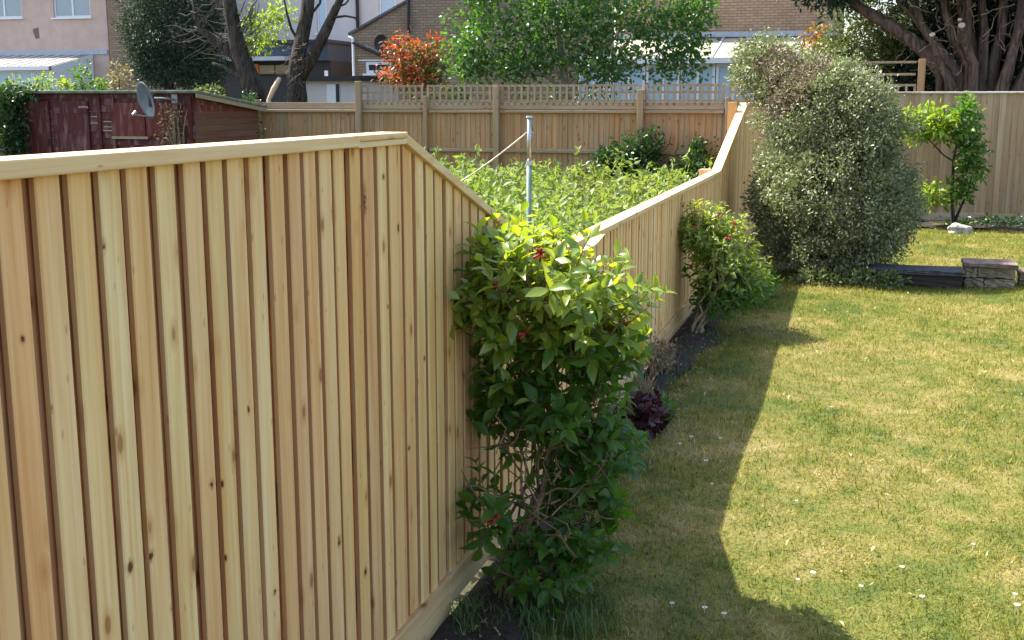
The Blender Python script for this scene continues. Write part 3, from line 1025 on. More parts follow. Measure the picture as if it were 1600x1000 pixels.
# pale rock at its foot
def rock(name, label, px, py, sx, sy, sz, mat, seed, group=None):
    rs = np.random.default_rng(seed)
    t, l = pg(px, py)
    import bmesh
    bm = bmesh.new()
    bmesh.ops.create_icosphere(bm, subdivisions=3, radius=1)
    for v in bm.verts:
        c = v.co
        f = 1 + .16 * math.sin(c.x * 4 + seed) + .14 * math.sin(c.y * 5 + seed * 2) + .1 * math.sin(c.z * 7 + c.x * 3)
        v.co = Vector((c.x * sx * f, c.y * sy * f, c.z * sz * f + sz * .35))
    me = bpy.data.meshes.new(name); bm.to_mesh(me); bm.free()
    o = link(name, me, mat)
    return tag(place(o, t, l), label, 'rock', group)


rock('rock', 'pale rock at the foot of the small lime tree', 1497, 364, .12, .17, .11, M['rock'], 3)
rock('rock', 'small white stone under the big grey-green bush', 1258, 437, .06, .08, .07, M['rock'], 8)

# ------------------------------------------------------------------ low edging across the lawn
def rough_box(name, mat, parent, x0, x1, y0, y1, z0, z1, amp=.008, seed=0):
    import bmesh
    bm = bmesh.new()
    bmesh.ops.create_cube(bm, size=1.0)
    bmesh.ops.subdivide_edges(bm, edges=bm.edges[:], cuts=5, use_grid_fill=True)
    for v in bm.verts:
        c = v.co.copy()
        edge = sum(1 for q in c if abs(q) > .49)
        k = 1 - (.012 if edge >= 2 else 0)
        p = Vector(((x0 + x1) / 2 + c.x * (x1 - x0) * k, (y0 + y1) / 2 + c.y * (y1 - y0) * k, (z0 + z1) / 2 + c.z * (z1 - z0) * (1 - (.06 if edge >= 2 else 0))))
        r = random.Random(int((c.x + 2) * 100) * 7919 + int((c.y + 2) * 100) * 104729 + int((c.z + 2) * 100) * 31 + seed)
        v.co = p + Vector((r.uniform(-amp, amp), r.uniform(-amp, amp), r.uniform(-amp, amp) * .6))
    me = bpy.data.meshes.new(name)
    bm.to_mesh(me)
    bm.free()
    return link(name, me, mat, parent)


def block(name, label, cat, px0, px1, pyb, h, depth, mat, top=None, toph=0.04, courses=1):
    t0, l0 = pg(px0, pyb)
    _, l1 = pg(px1, pyb)
    t0 = (t0 + pg(px1, pyb)[0]) / 2
    k = (t0 - CAM_T)
    l0 = pix(px0, pyb, t0)[0]; l1 = pix(px1, pyb, t0)[0]
    root = thing(name, label, cat, t0, (l0 + l1) / 2)
    hw = abs(l0 - l1) / 2
    hh = h - (toph if top else 0)
    for c in range(courses):
        zc0, zc1 = -0.02 + (hh + .02) * c / courses, -0.02 + (hh + .02) * (c + 1) / courses - .006
        y = -hw
        while y < hw - 0.02:
            w = min(random.uniform(.22, .4) if courses > 1 else 2 * hw, hw - y)
            if hw - y - w < .08: w = hw - y
            rough_box('stone' if courses > 1 else 'beam', mat, root, random.uniform(0, .02), depth, y + .003, y + w - .003, zc0, zc1, .009, int(y * 100) + c)
            y += w
    if top:
        rough_box('coping', top, root, -.03, depth + .01, -hw - .015, hw + .015, hh, h, .007, 5)
    return root


block('sleeper_edging', 'long dark timber edging in the shade beside the big bush', 'edging', 1360, 1504, 448, .19, .42, M['sleeper'], M['slate2'], .05)
block('stone_block', 'pale stone block with brown slab top at the end of the dark edging', 'edging', 1506, 1586, 449, .27, .42, M['stone'], M['slab'], .045, 2)
block('stone_edging', 'lower stone edging running on from the slab-topped block', 'edging', 1592, 1700, 449, .17, .30, M['stone'], M['stone'], .03, 2)

# ------------------------------------------------------------------ low plants in the border
def low_plant(name, label, px, py, blobs, n, size, mat, T=T2, ratio=.45, twig=0, z=0):
    t, l = pg(px, py)
    root = thing(name, label, 'plant', t, l)
    if blobs:
        P, D = crown_points([(t + b[0], l + b[1], b[2], b[3], b[4], b[5]) for b in blobs], n, .25, .02, 3)
        ok = (P[:, 1] < -.03) & (P[:, 2] > 0)
        leaves('foliage', P[ok] - np.array([t, l, 0]), mat, root, size, ratio, .3, D[ok], T)
    if twig:
        m = MB()
        for k in range(twig):
            a = random.uniform(0, 6.28)
            h = random.uniform(.12, .34)
            q = Vector((math.cos(a) * random.uniform(.05, .25), min(-l - .03, math.sin(a) * random.uniform(.03, .16)), h))
            pts = crooked((random.uniform(-.08, .08), random.uniform(-.05, .04), 0), q, 4, .03)
            m.tube(pts, [.004, .004, .003, .002, .001], 4, False)
        m.build('twigs', M['deadtwig'], root)['kind'] = 'stuff'
    return root


low_plant('purple_plant', 'dark purple-leaved clump in the shaded border', 1000, 678, [(0, 0, .09, .18, .12, .10), (.2, .02, .08, .14, .1, .1)], 500, .06, M['purple_leaf'], T8, .8)
low_plant('dry_plant', 'dry twiggy plant beside the bare stems of the smaller shrub', 1030, 590, [(0, 0, .18, .22, .10, .12)], 260, .035, M['dry_leaf'], T2, .6, 70)
low_plant('dry_plant', 'low heap of dry twigs between purple clump and fence foot', 1003, 640, [(0, 0, .08, .18, .08, .08)], 120, .03, M['dry_leaf'], T2, .6, 60)
low_plant('border_plant', 'low green plant between the smaller shrub and the big bush', 1175, 478, [(0, 0, .18, .4, .22, .16), (.5, 0, .15, .3, .2, .14)], 1100, .06, M['mid_leaf'], T8, .4)
low_plant('border_plant', 'small green clump at lawn edge past the purple plant', 1035, 655, [(0, 0, .05, .12, .08, .06)], 150, .05, M['mid_leaf'], T8, .5)
low_plant('strap_plant', 'low pale-edged leaves along the foot of the big bush', 1320, 447, [(0, .3, .06, .15, .3, .09), (0, -.3, .08, .15, .35, .1)], 700, .07, M['olive_leaf'], T8, .35)

# long grass along the fence foot and the bed
C = []
for k in range(150):
    a = random.uniform(-1.5, 9.4)
    C.append((a, -random.uniform(.10, bed_edge(a) + .05), 0.0))
for k in range(60):
    a, b_ = pg(random.uniform(720, 950), random.uniform(950, 1000))
    C.append((a, b_, 0.0))
V, F = tuft_arrays(C, 16, .11, .035, .0028)
tf = link('long_grass', np_mesh('long_grass', V, F), M['tuft'])
tag(place(tf, 0, 0), 'longer unmown grass tufts along the foot of the fence', 'grass', kind='stuff')
# fallen dry leaves on the bed
n = 900
a = rng.uniform(-1.5, 9.4, n)
P = np.stack([a, -rng.uniform(.04, .5, n), np.full(n, .045) + .01 * rng.random(n)], -1)
fo = leaves('leaf_litter', P, M['dry_leaf'], None, .028, .5, .85)
tag(place(fo, 0, 0), 'fallen brown leaves and bits scattered on the border soil', 'leaf litter')

# pale clippings and broad-leaved weeds flecking the lawn
n = 5200
a = rng.uniform(-1.5, 17.3, n); b_ = -rng.uniform(.4, 8.5, n)
q = np.sin(a * 2.7 + 2 * np.sin(b_ * 1.7)) * np.sin(b_ * 3.1 + np.sin(a * 2.2)) + .5 * rng.normal(size=n)
a, b_ = a[q > .35], b_[q > .35]
P = np.stack([a, b_, lumps(a, b_) + .016 + .012 * rng.random(len(a))], -1)
fo = leaves('lawn_clippings', P, M['clipping'], None, .034, .35, .75, None, T2, 0., .6)
tag(place(fo, 0, 0), 'pale clippings and small broad leaves flecking the mown lawn', 'clippings')
# dark soil strip painting in the back fence's shadow, plus low growth
sheet('back_bed_shadow', 16.25, 17.55, -11, -0.3, 20, 80, lambda t, l: .02 + .02 * np.sin(t * 9) * np.sin(l * 7) + .012 * np.sin(l * 23), M['soil'])
low_plant('ground_cover', 'low dark ground cover at the foot of the back fence', 1570, 357, [(.3, 0, .08, .3, .5, .10), (.3, -.9, .08, .3, .5, .12), (.2, .7, .05, .2, .3, .06)], 900, .06, M['ivy_leaf'], T2, .6)
# daisies in the lawn
m = MB()
for k in range(11):
    a = 2 * math.pi * k / 11
    c, s = math.cos(a), math.sin(a)
    m.poly([(c * .003, s * .003, .024), (c * .009 - s * .0025, s * .009 + c * .0025, .026), (c * .011, s * .011, .025), (c * .009 + s * .0025, s * .009 - c * .0025, .026)])
m.tube([(0, 0, 0), (.002, 0, .024)], .001, 4)
pet = m
d0 = None
for k, (px_, py_) in enumerate([(1131, 967), (1101, 957), (1050, 950), (1345, 922), (1409, 893), (1440, 943), (1585, 937), (1588, 955), (1246, 911), (1080, 690), (1125, 694), (1103, 728), (1112, 765), (1062, 700), (1244, 790), (1298, 640), (1270, 900), (1520, 860)]):
    t, l = pg(px_, py_)
    if d0 is None:
        d0 = m.build('daisy', M['white'])
        m2 = MB().tube([(0, 0, .024), (0, 0, .028)], [.0035, .0025], 8)
        c0 = m2.build('flower_centre', M['yellow'], d0)
        o = d0
    else:
        o = d0.copy(); col.objects.link(o)
        c = c0.copy(); col.objects.link(c); c.parent = o
    tag(o, 'tiny white daisy flower growing in the lawn', 'daisy', 'daisies scattered in the lawn')
    place(o, t, l, float(lumps(t, l)) + .002, k)
    s = random.uniform(.8, 1.25)
    o.scale = (s, s, random.uniform(.8, 1.2))

# ------------------------------------------------------------------ neighbour's weeds, climber, washing-line post
n = 62000
a = rng.uniform(.2, 17.2, n)
b_ = rng.uniform(.22, 9.5, n)
hmax = .50 + .10 * np.sin(a * 6.1 + 3 * np.sin(b_ * 2.1)) * np.sin(b_ * 5.7 + a) + .22 * np.sin(a * 1.3 + b_) * np.sin(b_ * 1.1 + .5) + .12 * np.sin(a * 3.3) * np.sin(b_ * 2.9) + .16 * np.clip((a - 9) / 6, 0, 1)
hmax = hmax * np.clip(.75 + b_ * .2, 0, 1.05)
z = hmax * (1 - .45 * rng.random(n) ** 1.5)
P = np.stack([a, b_, z], -1)
P += rng.normal(size=P.shape) * .02
# taller leafy stems standing out of the mass
Q = []
for k in range(240):
    a, b_ = random.uniform(3, 16.9), random.uniform(.4, 8)
    h = random.uniform(.72, .98) + .02 * a * random.random()
    lx, ly = random.uniform(-.12, .12), random.uniform(-.12, .12)
    zz = np.repeat(np.linspace(.5, 1.0, 9), 3)
    Q.append(np.stack([a + lx * zz ** 2, b_ + ly * zz ** 2, h * zz], -1))
P = np.concatenate([P] + Q)
w_ = leaves('weeds', P, M['weed_leaf'], None, .096, .48, .45, None, T2, .1, .6)
tag(place(w_, 0, 0), 'waist-high mass of pale green weeds filling the plot beyond the low fence', 'weeds')

tv = TB - .35
cb = [blob(985, 255, tv, .3, .42, .42), blob(950, 262, tv - .1, .25, .3, .3), blob(1015, 230, tv + .1, .15, .25, .3), blob(1090, 265, tv, .25, .35, .25), blob(1010, 290, tv - .2, .4, .7, .3), blob(1095, 232, tv + .2, .1, .18, .12)]
lc = pl(1000, tv)
cl = thing('climber', 'dark leafy climber sprawling up the older brown fence', 'climber', tv, lc)
P, D = crown_points(cb, 6500, .3, .06, 5)
P[:, 0] = np.minimum(P[:, 0], TB - .06)
leaves('foliage', P - np.array([tv, lc, 0]), M['ivy_leaf'], cl, .075, .7, .4, D)
m = MB()
for k in range(10):
    m.tube(crooked((random.uniform(-.1, .1), random.uniform(-.2, .2), 0), (random.uniform(0, .25), random.uniform(-.7, .7), random.uniform(.9, 1.7)), 6, .08), .008, 5)
m.build('stem', M['bark_dark'], cl, True)

# washing-line post
tp = 5.05
lp, zp = pix(827, 184, tp)
wp = thing('washing_line_post', 'slim green-grey metal washing line post standing in the weeds', 'post', tp, lp)
MB().tube([(0, 0, -.05), (0, 0, zp * .82)], .021, 12).build('pole', M['greenpole'], wp, True)
MB().tube([(0, 0, zp * .82), (0, 0, zp)], .0165, 12).build('upper_pole', M['steel'], wp, True)
MB().tube([(0, 0, zp), (0, 0, zp + .014)], [.026, .024], 12).build('cap', M['steel'], wp)
MB().tube([(0, -.035, zp - .115), (0, .035, zp - .115)], .005, 6).build('hook', M['steel'], wp)
MB().tube([(0, 0, zp * .82 - .02), (0, 0, zp * .82 + .015)], .025, 12).build('collar', M['steel'], wp)
te = 6.2
le, ze = pix(700, 296, te)
pts = []
for i in range(13):
    k = i / 12
    pts.append((k * (te - tp), .02 + k * (le - lp - .02), (zp - .115) + k * (ze - zp + .115) - .02 * math.sin(math.pi * k)))
ro = MB().tube(pts, .006, 6).build('rope', M['rope'])
tag(place(ro, tp, lp), 'pale rope slanting down from the washing line post into the weeds', 'rope')

# ------------------------------------------------------------------ the maroon shed, dish and ivy
TS = 15.0
lc0 = pl(302, TS)
ly0, z_top = pix(35, 146, TS)
z_top = pz(141, TS, 200)
lw = pl(0, TS) - lc0 + .6
sh = thing('garden_shed', 'low maroon wooden shed with worn double doors and mossy felt roof', 'shed', TS, lc0)
DS = 2.35
zr = pz(166, TS + DS, 392) + .02
# front boards (horizontal cladding)
zz = 0.05
while zz < z_top - .12:
    MB().hexa([(-.012, 0, zz), (.02, 0, zz), (.02, lw, zz), (-.012, lw, zz), (.006, 0, zz + .118), (.02, 0, zz + .118), (.02, lw, zz + .118), (.006, lw, zz + .118)]).build('cladding_board', M['maroon'], sh)
    zz += .12
k = 0
zz = 0.05
while zz < z_top - .1:
    # side wall boards, cut to the falling roof line
    xe = DS if zz + .12 < zr else max(.2, DS * (z_top - zz - .1) / (z_top - zr))
    MB().hexa([(.02, -.012, zz), (xe, -.012, zz), (xe, .02, zz), (.02, .02, zz), (.02, .0, zz + .118), (xe, .0, zz + .118), (xe, .02, zz + .118), (.02, .02, zz + .118)]).build('side_board', M['shed_side'] if zz < 1.85 else M['maroon_worn'], sh)
    zz += .12
MB().hexa([(-.14, -.16, z_top - .05), (DS + .1, -.16, zr - .05), (DS + .1, lw, zr - .05), (-.14, lw, z_top - .05),
           (-.14, -.16, z_top + .0), (DS + .1, -.16, zr), (DS + .1, lw, zr), (-.14, lw, z_top)]).build('roof', M['felt'], sh, bevel=.01)
MB().hexa([(-.12, -.145, z_top - .13), (DS + .1, -.145, zr - .13), (DS + .1, -.125, zr - .13), (-.12, -.125, z_top - .13),
           (-.12, -.145, z_top - .055), (DS + .1, -.145, zr - .055), (DS + .1, -.125, zr - .055), (-.12, -.125, z_top - .055)]).build('barge_board', M['trellis'], sh)
def sy(px): return pl(px, TS, 180) - lc0
zd = pz(158, TS, 80)
for a, b_ in ((140, 84), (79, 36)):
    d = MB().box(-.045, -.014, sy(a), sy(b_), .06, zd).build('door', M['maroon'], sh, bevel=.004)
    MB().box(-.056, -.046, sy(a) + .02, sy(b_) - .02, zd - .22, zd - .12).build('ledge', M['maroon'], d)
    MB().tube([(-.06, sy(a) + .05 if a == 79 else sy(b_) - .05, 1.2), (-.06, sy(a) + .05 if a == 79 else sy(b_) - .05, 1.35)], .01, 6).build('handle', M['black'], d)
h = MB().box(-.052, -.046, sy(141), sy(126), zd - .13, zd - .09).build('hinge', M['deadtwig'], sh)
for a in (156, 178, 298):
    MB().box(-.04, -.013, sy(a) - .035, sy(a) + .035, .05, z_top - .1).build('corner_batten', M['maroon'], sh, bevel=.004)
zp0, zp1 = pz(213, TS, 240), pz(161, TS, 240)
for a, b_ in ((228, 180), (280, 230)):
    MB().box(-.05, -.014, sy(a), sy(b_), zp0, zp1).build('boarded_window', M['maroon_worn'], sh, bevel=.004)
MB().box(-.07, -.014, sy(232), sy(176), zp0 - .05, zp0 - .003).build('window_ledge', M['trellis'], sh)
for pz_, a, b_ in ((183, 155, 143), (193, 155, 142), (191, 176, 162), (199, 176, 162), (205, 176, 161)):
    MB().box(-.022, -.012, sy(a), sy(b_), pz(pz_, TS, a), pz(pz_, TS, a) + .02).build('split', M['trellis'], sh)

# satellite dish on a bracket standing out from the shed wall
td = TS - .55
ld, zd_ = pix(231, 156, td)
di = thing('satellite_dish', 'dark grey satellite dish seen edge-on in front of the maroon shed', 'satellite dish', td, ld, 0)
m = MB()
ax = Vector((-.80, .50, -.24)).normalized()
u = ax.cross(Vector((0, 0, 1))).normalized(); w = u.cross(ax)
c0 = Vector((0, 0, zd_))
nr, ns = 7, 36
for side in (0, 1):
    n0 = len(m.v)
    for i in range(nr):
        r = i / (nr - 1)
        for k in range(ns):
            an = 2 * math.pi * k / ns
            m.v.append(tuple(c0 + u * (math.cos(an) * r * .30) + w * (math.sin(an) * r * .335) + ax * (.085 * r * r - .04 - .008 * side)))
    for i in range(nr - 1):
        for k in range(ns):
            q = [n0 + i * ns + k, n0 + i * ns + (k + 1) % ns, n0 + (i + 1) * ns + (k + 1) % ns, n0 + (i + 1) * ns + k]
            m.f.append(tuple(q if side == 0 else q[::-1]))
n_ = nr * ns
for k in range(ns):
    m.f.append(((nr - 1) * ns + k, (nr - 1) * ns + (k + 1) % ns, n_ + (nr - 1) * ns + (k + 1) % ns, n_ + (nr - 1) * ns + k))
m.build('reflector', M['dish'], di, True)
b0_ = c0 - w * .30 + ax * .03
e0 = c0 - w * .16 + ax * .40 + u * -.12
MB().tube([b0_, e0], .012, 8).build('feed_arm', M['steel'], di)
MB().tube([e0 + w * .0, e0 + (c0 - e0).normalized() * .09], [.02, .028], 10).build('receiver', M['steel'], di)
MB().box(.02, .10, -.07, .01, zd_ - .12, zd_ + .10).build('clamp', M['black'], di, bevel=.01)
MB().tube([c0 - ax * .05, c0 - ax * .12, (.20, -.16, zd_ + .03), (.54, -.2, zd_ + .0)], .017, 8).build('bracket', M['steel'], di, True)
MB().box(.525, .536, -.26, -.14, zd_ - .12, zd_ + .1).build('wall_plate', M['steel'], di)

def mass(name, label, cat, t, l, blobs, n, size, mat, parts='foliage', ratio=.55, shell=.4, clump=.06, per=6, T=T2, trunk=None, up=.4, gap=0, droop=0., group=None):
    root = thing(name, label, cat, t, l, group=group)
    P, D = crown_points(blobs, n, shell, clump, per, gap)
    ok = P[:, 2] > 0.02
    leaves(parts, P[ok] - np.array([t, l, 0]), mat, root, size, ratio, up, D[ok], T, droop)
    if trunk:
        m = MB()
        for (pts, rad, seg) in trunk:
            m.tube([(p[0] - t, p[1] - l, p[2]) for p in pts], rad, seg, True, .06)
        m.build('trunk', M['bark_dark'], root, True)
    return root


t_ = TS - .2
l_ = pl(15, t_)
mass('ivy', 'dark ivy clinging over the end of the maroon shed', 'ivy', t_, l_, [blob(14, 190, t_, .3, .32, .5), blob(12, 150, t_, .3, .35, .16), blob(22, 215, t_, .3, .2, .6), blob(45, 146, t_ + .1, .2, .2, .07)], 3200, .08, M['ivy_leaf'], trunk=[(((t_, l_, 0), (t_, l_ + .1, 1.6)), [.03, .015], 6)])
l_ = pl(270, TS - .15)
ro_ = mass('dead_climber', 'dry brown climber hanging on the maroon shed front', 'climber', TS - .15, l_, [blob(268, 190, TS - .15, .1, .16, .3), blob(262, 212, TS - .15, .1, .2, .12)], 420, .05, M['dry_leaf'])
m = MB()
for k in range(22):
    m.tube(crooked((random.uniform(-.05, .1), random.uniform(-.12, .12), 0), (random.uniform(-.05, .1), random.uniform(-.25, .2), random.uniform(1.5, 2.0)), 6, .07), .005, 4, False)
m.build('stem', M['deadtwig'], ro_)
# greenery between shed corner and fence
l_ = pl(393, TB - .2)
mass('ivy', 'strip of ivy in the gap between shed and brown fence', 'ivy', TB - .2, l_, [blob(392, 195, TB - .2, .12, .1, .6)], 500, .07, M['ivy_leaf'])

# ------------------------------------------------------------------ houses
def wall_holes(y0, y1, z0, z1, holes, depth=.12, x=0.0):
    """front wall on the plane x with openings (ya, yb, za, zb) and their reveals"""
    m = MB()
    ys = sorted({y0, y1, *[h[0] for h in holes], *[h[1] for h in holes]})
    zs = sorted({z0, z1, *[h[2] for h in holes], *[h[3] for h in holes]})
    for i in range(len(ys) - 1):
        for j in range(len(zs) - 1):
            cy, cz = (ys[i] + ys[i + 1]) / 2, (zs[j] + zs[j + 1]) / 2
            if any(h[0] < cy < h[1] and h[2] < cz < h[3] for h in holes): continue
            m.poly([(x, ys[i], zs[j]), (x, ys[i], zs[j + 1]), (x, ys[i + 1], zs[j + 1]), (x, ys[i + 1], zs[j])])
    for a, b_, c, d in holes:
        m.poly([(x, a, c), (x + depth, a, c), (x + depth, a, d), (x, a, d)])
        m.poly([(x, b_, c), (x, b_, d), (x + depth, b_, d), (x + depth, b_, c)])
        m.poly([(x, a, c), (x, b_, c), (x + depth, b_, c), (x + depth, a, c)])
        m.poly([(x, a, d), (x + depth, a, d), (x + depth, b_, d), (x, b_, d)])
    return m


def window(parent, y0, y1, z0, z1, mull, pane, x=.06, fw=.06, sill=True):
    m = MB()
    m.box(x, x + .05, y0 + .002, y1 - .002, z0 + .002, z0 + fw).box(x, x + .05, y0 + .002, y1 - .002, z1 - fw, z1 - .002)
    m.box(x + .001, x + .049, y0 + .002, y0 + fw, z0 + fw, z1 - fw).box(x + .001, x + .049, y1 - fw, y1 - .002, z0 + fw, z1 - fw)
    for k in mull:
        yc = y0 + (y1 - y0) * k
        m.box(x - .002, x + .048, yc - fw * .55, yc + fw * .55, z0 + fw, z1 - fw)
    w = m.build('window', M['white'], parent)
    e = [y0 + fw] + [y0 + (y1 - y0) * k for k in mull] + [y1 - fw]
    for i in range(len(e) - 1):
        MB().box(x + .025, x + .032, e[i], e[i + 1], z0 + fw, z1 - fw).build('pane', pane, w)
    if sill:
        MB().box(-.07, x, y0 - .06, y1 + .06, z0 - .05, z0 - .001).build('sill', M['white'], w)
    return w


def house(name, label, t, px_l, px_r, py_top, holes_px, mat, depth=7):
    l0, l1 = pl(px_r, t, 60), pl(px_l, t, 60)
    lc = (l0 + l1) / 2
    root = thing(name, label, 'house', t, lc)
    zt = pz(py_top, t)
    hs = []
    for a, b_, c, d in holes_px:
        ya, yb = pl(b_, t, c) - lc, pl(a, t, c) - lc
        hs.append((ya, yb, pz(d, t, a), pz(c, t, a)))
    m = wall_holes(l0 - lc, l1 - lc, 0, zt, hs)
    a, b_ = l0 - lc, l1 - lc
    m.poly([(0, a, 0), (depth, a, 0), (depth, a, zt), (0, a, zt)])
    m.poly([(0, b_, 0), (0, b_, zt), (depth, b_, zt), (depth, b_, 0)])
    m.poly([(depth, a, 0), (depth, b_, 0), (depth, b_, zt), (depth, a, zt)])
    m.build('wall', mat, root)
    r = MB()
    r.hexa([(-.3, a - .2, zt), (depth + .3, a - .2, zt), (depth + .3, b_ + .2, zt), (-.3, b_ + .2, zt),
            (depth / 2 - .1, a - .2, zt + 2.4), (depth / 2 + .1, a - .2, zt + 2.4), (depth / 2 + .1, b_ + .2, zt + 2.4), (depth / 2 - .1, b_ + .2, zt + 2.4)])
    r.build('roof', M['slate'], root)
    return root, lc, hs


# pink rendered house at the left
TH1 = 31.0
h1, c1, hs = house('house', 'pink rendered house with white upper windows and a lean-to', TH1, -70, 169, -70, [(-30, 28, -60, 29), (78, 136, -60, 28)], M['render_pink'])
for q in hs: window(h1, *q, (0.5,), M['glass_blue'])
a = pl(57, TH1, 52) - c1
z_ = pz(52, TH1, 57)
MB().poly([(-.004, a - .12, z_ - .17), (-.004, a + .05, z_ - .19), (-.004, a + .13, z_ + .06), (-.004, a + .12, z_ + .15), (-.004, a - .10, z_ + .19)]).build('wall_mark', M['pinkstain'], h1)
# grey flashing band over the lean-to and the lean-to itself
def Y1(px, py=90, t=TH1): return pl(px, t, py) - c1
MB().box(-.05, -.003, Y1(169), Y1(-70), pz(86, TH1, 80), pz(79, TH1, 80)).build('flashing', M['lead'], h1)
tl2 = TH1 - 2.2
lt_root = thing('lean_to', 'white lean-to conservatory with pale sheet roof against the pink house', 'conservatory', tl2, pl(20, tl2))
c2 = pl(20, tl2)
ya, yb = pl(80, tl2, 105) - c2, pl(-70, tl2, 105) - c2
zf, zb = pz(104, tl2, 40), pz(86, TH1, 100)
yr = pl(168, TH1, 90) - c2
nb_ = 9
for k in range(nb_):
    y0, y1 = ya + (yb - ya) * k / nb_, ya + (yb - ya) * (k + 1) / nb_ - .03
    MB().hexa([(-.1, y0, zf - .02), (2.1, y0, zb - .02), (2.1, y1, zb - .02), (-.1, y1, zf - .02), (-.1, y0, zf), (2.1, y0, zb), (2.1, y1, zb), (-.1, y1, zf)]).build('roof_sheet', M['polycarb2'], lt_root)
    MB().hexa([(-.1, y1, zf - .03), (2.1, y1, zb - .03), (2.1, y1 + .028, zb - .03), (-.1, y1 + .028, zf - .03), (-.1, y1, zf + .02), (2.1, y1, zb + .02), (2.1, y1 + .028, zb + .02), (-.1, y1 + .028, zf + .02)]).build('glazing_bar', M['white'], lt_root)
MB().box(-.16, -.101, ya, yb, zf - .12, zf - .01).build('gutter', M['white'], lt_root)
MB().hexa([(0, ya - .03, 0), (2.15, ya - .03, 0), (2.15, ya - .001, 0), (0, ya - .001, 0), (0, ya - .03, zf), (2.15, ya - .03, zb), (2.15, ya - .001, zb), (0, ya - .001, zf)]).build('side_wall', M['white'], lt_root)
wz0, wz1 = .9, zf - .13
MB().box(0, .06, ya, yb, 0, wz0).build('dwarf_wall', M['white'], lt_root)
y = ya
while y < yb - .3:
    window(lt_root, y, y + .72, wz0, wz1, (), M['glass_sky'], 0.0, .05, False)
    y += .74
# brick return beside it
TH2 = 30.93
h2, c2_, _ = house('house', 'narrow brown brick house end beside the pink house', TH2, 170, 300, -70, [], M['brick_brown'])

# cream rendered house behind the forked tree
TH3 = 33.0
h3, c3, hs = house('house', 'cream rendered house with black downpipe behind the forked bare tree', TH3, 330, 660, -70, [(492, 508, -60, 52), (590, 617, -60, 27)], M['render_white'])
window(h3, *hs[0], (), M['glass_sky'])
window(h3, *hs[1], (), M['glass_sky'])
y = pl(560, TH3, 30) - c3
MB().tube([(-.07, y, 0), (-.07, y, 8)], .06, 8).build('downpipe', M['black'], h3)
# navy extension with flat roof
te_ = 29.0
lx = pl(460, te_)
ex = thing('extension', 'dark navy single-storey extension in front of the cream house', 'extension', te_, lx)
ya, yb = pl(512, te_, 90) - lx, pl(330, te_, 90) - lx
zt = pz(68, te_, 450)
zz_ = pz(95, te_, 450)
MB().box(0, 3.6, ya, yb, zz_, zt).build('upper_wall', M['navy'], ex)
MB().box(-.15, 3.7, ya - .1, yb, zt + .002, zt + .1).build('roof', M['black'], ex)
MB().box(-.5, -.002, pl(456, te_, 95) - lx, yb, zz_, zz_ + .12).build('awning', M['lead'], ex)
MB().box(.2, 3.6, ya, yb, 0, zz_ - .002).build('lower_wall', M['black'], ex)
wq = MB().box(.12, .198, pl(456, te_, 105) - lx, pl(396, te_, 105) - lx, pz(117, te_, 420), pz(101, te_, 420)).build('window', M['black'], ex)
for a_, b2_ in ((454, 428), (426, 398)):
    MB().box(.10, .118, pl(a_, te_, 105) - lx, pl(b2_, te_, 105) - lx, pz(115, te_, 420), pz(102, te_, 420)).build('pane', M['glass_brown'], wq)
MB().box(.05, .19, pl(402, te_, 110) - lx, pl(380, te_, 110) - lx, pz(114, te_, 390), pz(100, te_, 390)).build('orange_panel', M['orange'], ex)
y0 = pl(512, te_, 90) - lx
MB().box(-.05, -.003, y0, y0 + .10, 0, zz_ - .3).build('corner_board', M['white'], ex)
# cream outbuilding with dark flat roof, right behind the fence
tg = 24.0
lg = pl(520, tg)
ga = thing('outbuilding', 'cream outbuilding with thin black flat roof behind the brown fence', 'outbuilding', tg, lg)
ya, yb = pl(562, tg, 125) - lg, pl(474, tg, 125) - lg
zt = pz(119, tg, 520)
MB().box(0, 2.5, ya, yb, 0, zt - .12).build('wall', M['render_white'], ga)
MB().box(-.2, 2.6, ya - .1, yb + .1, zt - .119, zt).build('roof', M['black'], ga)
dr = MB().box(-.05, -.002, pl(526, tg, 150) - lg, pl(512, tg, 150) - lg, 0, zt - .2).build('door', M['white'], ga)
MB().box(-.052, -.002, pl(530, tg, 150) - lg, pl(526.5, tg, 150) - lg, 0, zt - .2).build('door_frame', M['black'], ga)
MB().tube([(-.09, pl(525, tg, 150) - lg, 1.0), (-.09, pl(525, tg, 150) - lg, 1.15)], .012, 6).build('handle', M['steel'], dr)

# brown brick house with a half gable and a small white window
TH4 = 28.0
l4 = pl(640, TH4)
h4 = thing('house', 'brown brick house with sloping parapet and small white window', 'house', TH4, l4)
def Y4(px, py): return pl(px, TH4, py) - l4
def Z4(px, py): return pz(py, TH4, px)
m = MB()
wy0, wy1, wz0, wz1 = Y4(611, 105), Y4(571, 105), Z4(590, 115), Z4(590, 96)
yl, yr_ = Y4(551, 90), Y4(960, 30)
ytop = Y4(640, 0)
for pts in ([(yl, 0), (yl, Z4(551, 54)), (wy1, Z4(571, 45)), (wy1, 0)],
            [(wy1, 0), (wy1, wz0), (wy0, wz0), (wy0, 0)],
            [(wy1, wz1), (wy1, Z4(571, 45)), (wy0, Z4(611, 19)), (wy0, wz1)],
            [(wy0, 0), (wy0, Z4(611, 19)), (ytop, Z4(640, 0)), (ytop, Z4(640, -70)), (yr_, Z4(640, -70)), (yr_, 0)]):
    m.poly([(0, y, z) for y, z in pts])
for a, b_ in (((wy0, wz0), (wy1, wz0)), ((wy1, wz0), (wy1, wz1)), ((wy1, wz1), (wy0, wz1)), ((wy0, wz1), (wy0, wz0))):
    m.poly([(0, *a), (.12, *a), (.12, *b_), (0, *b_)])
m.poly([(0, yl, 0), (6, yl, 0), (6, yl, Z4(551, 54)), (0, yl, Z4(551, 54))])
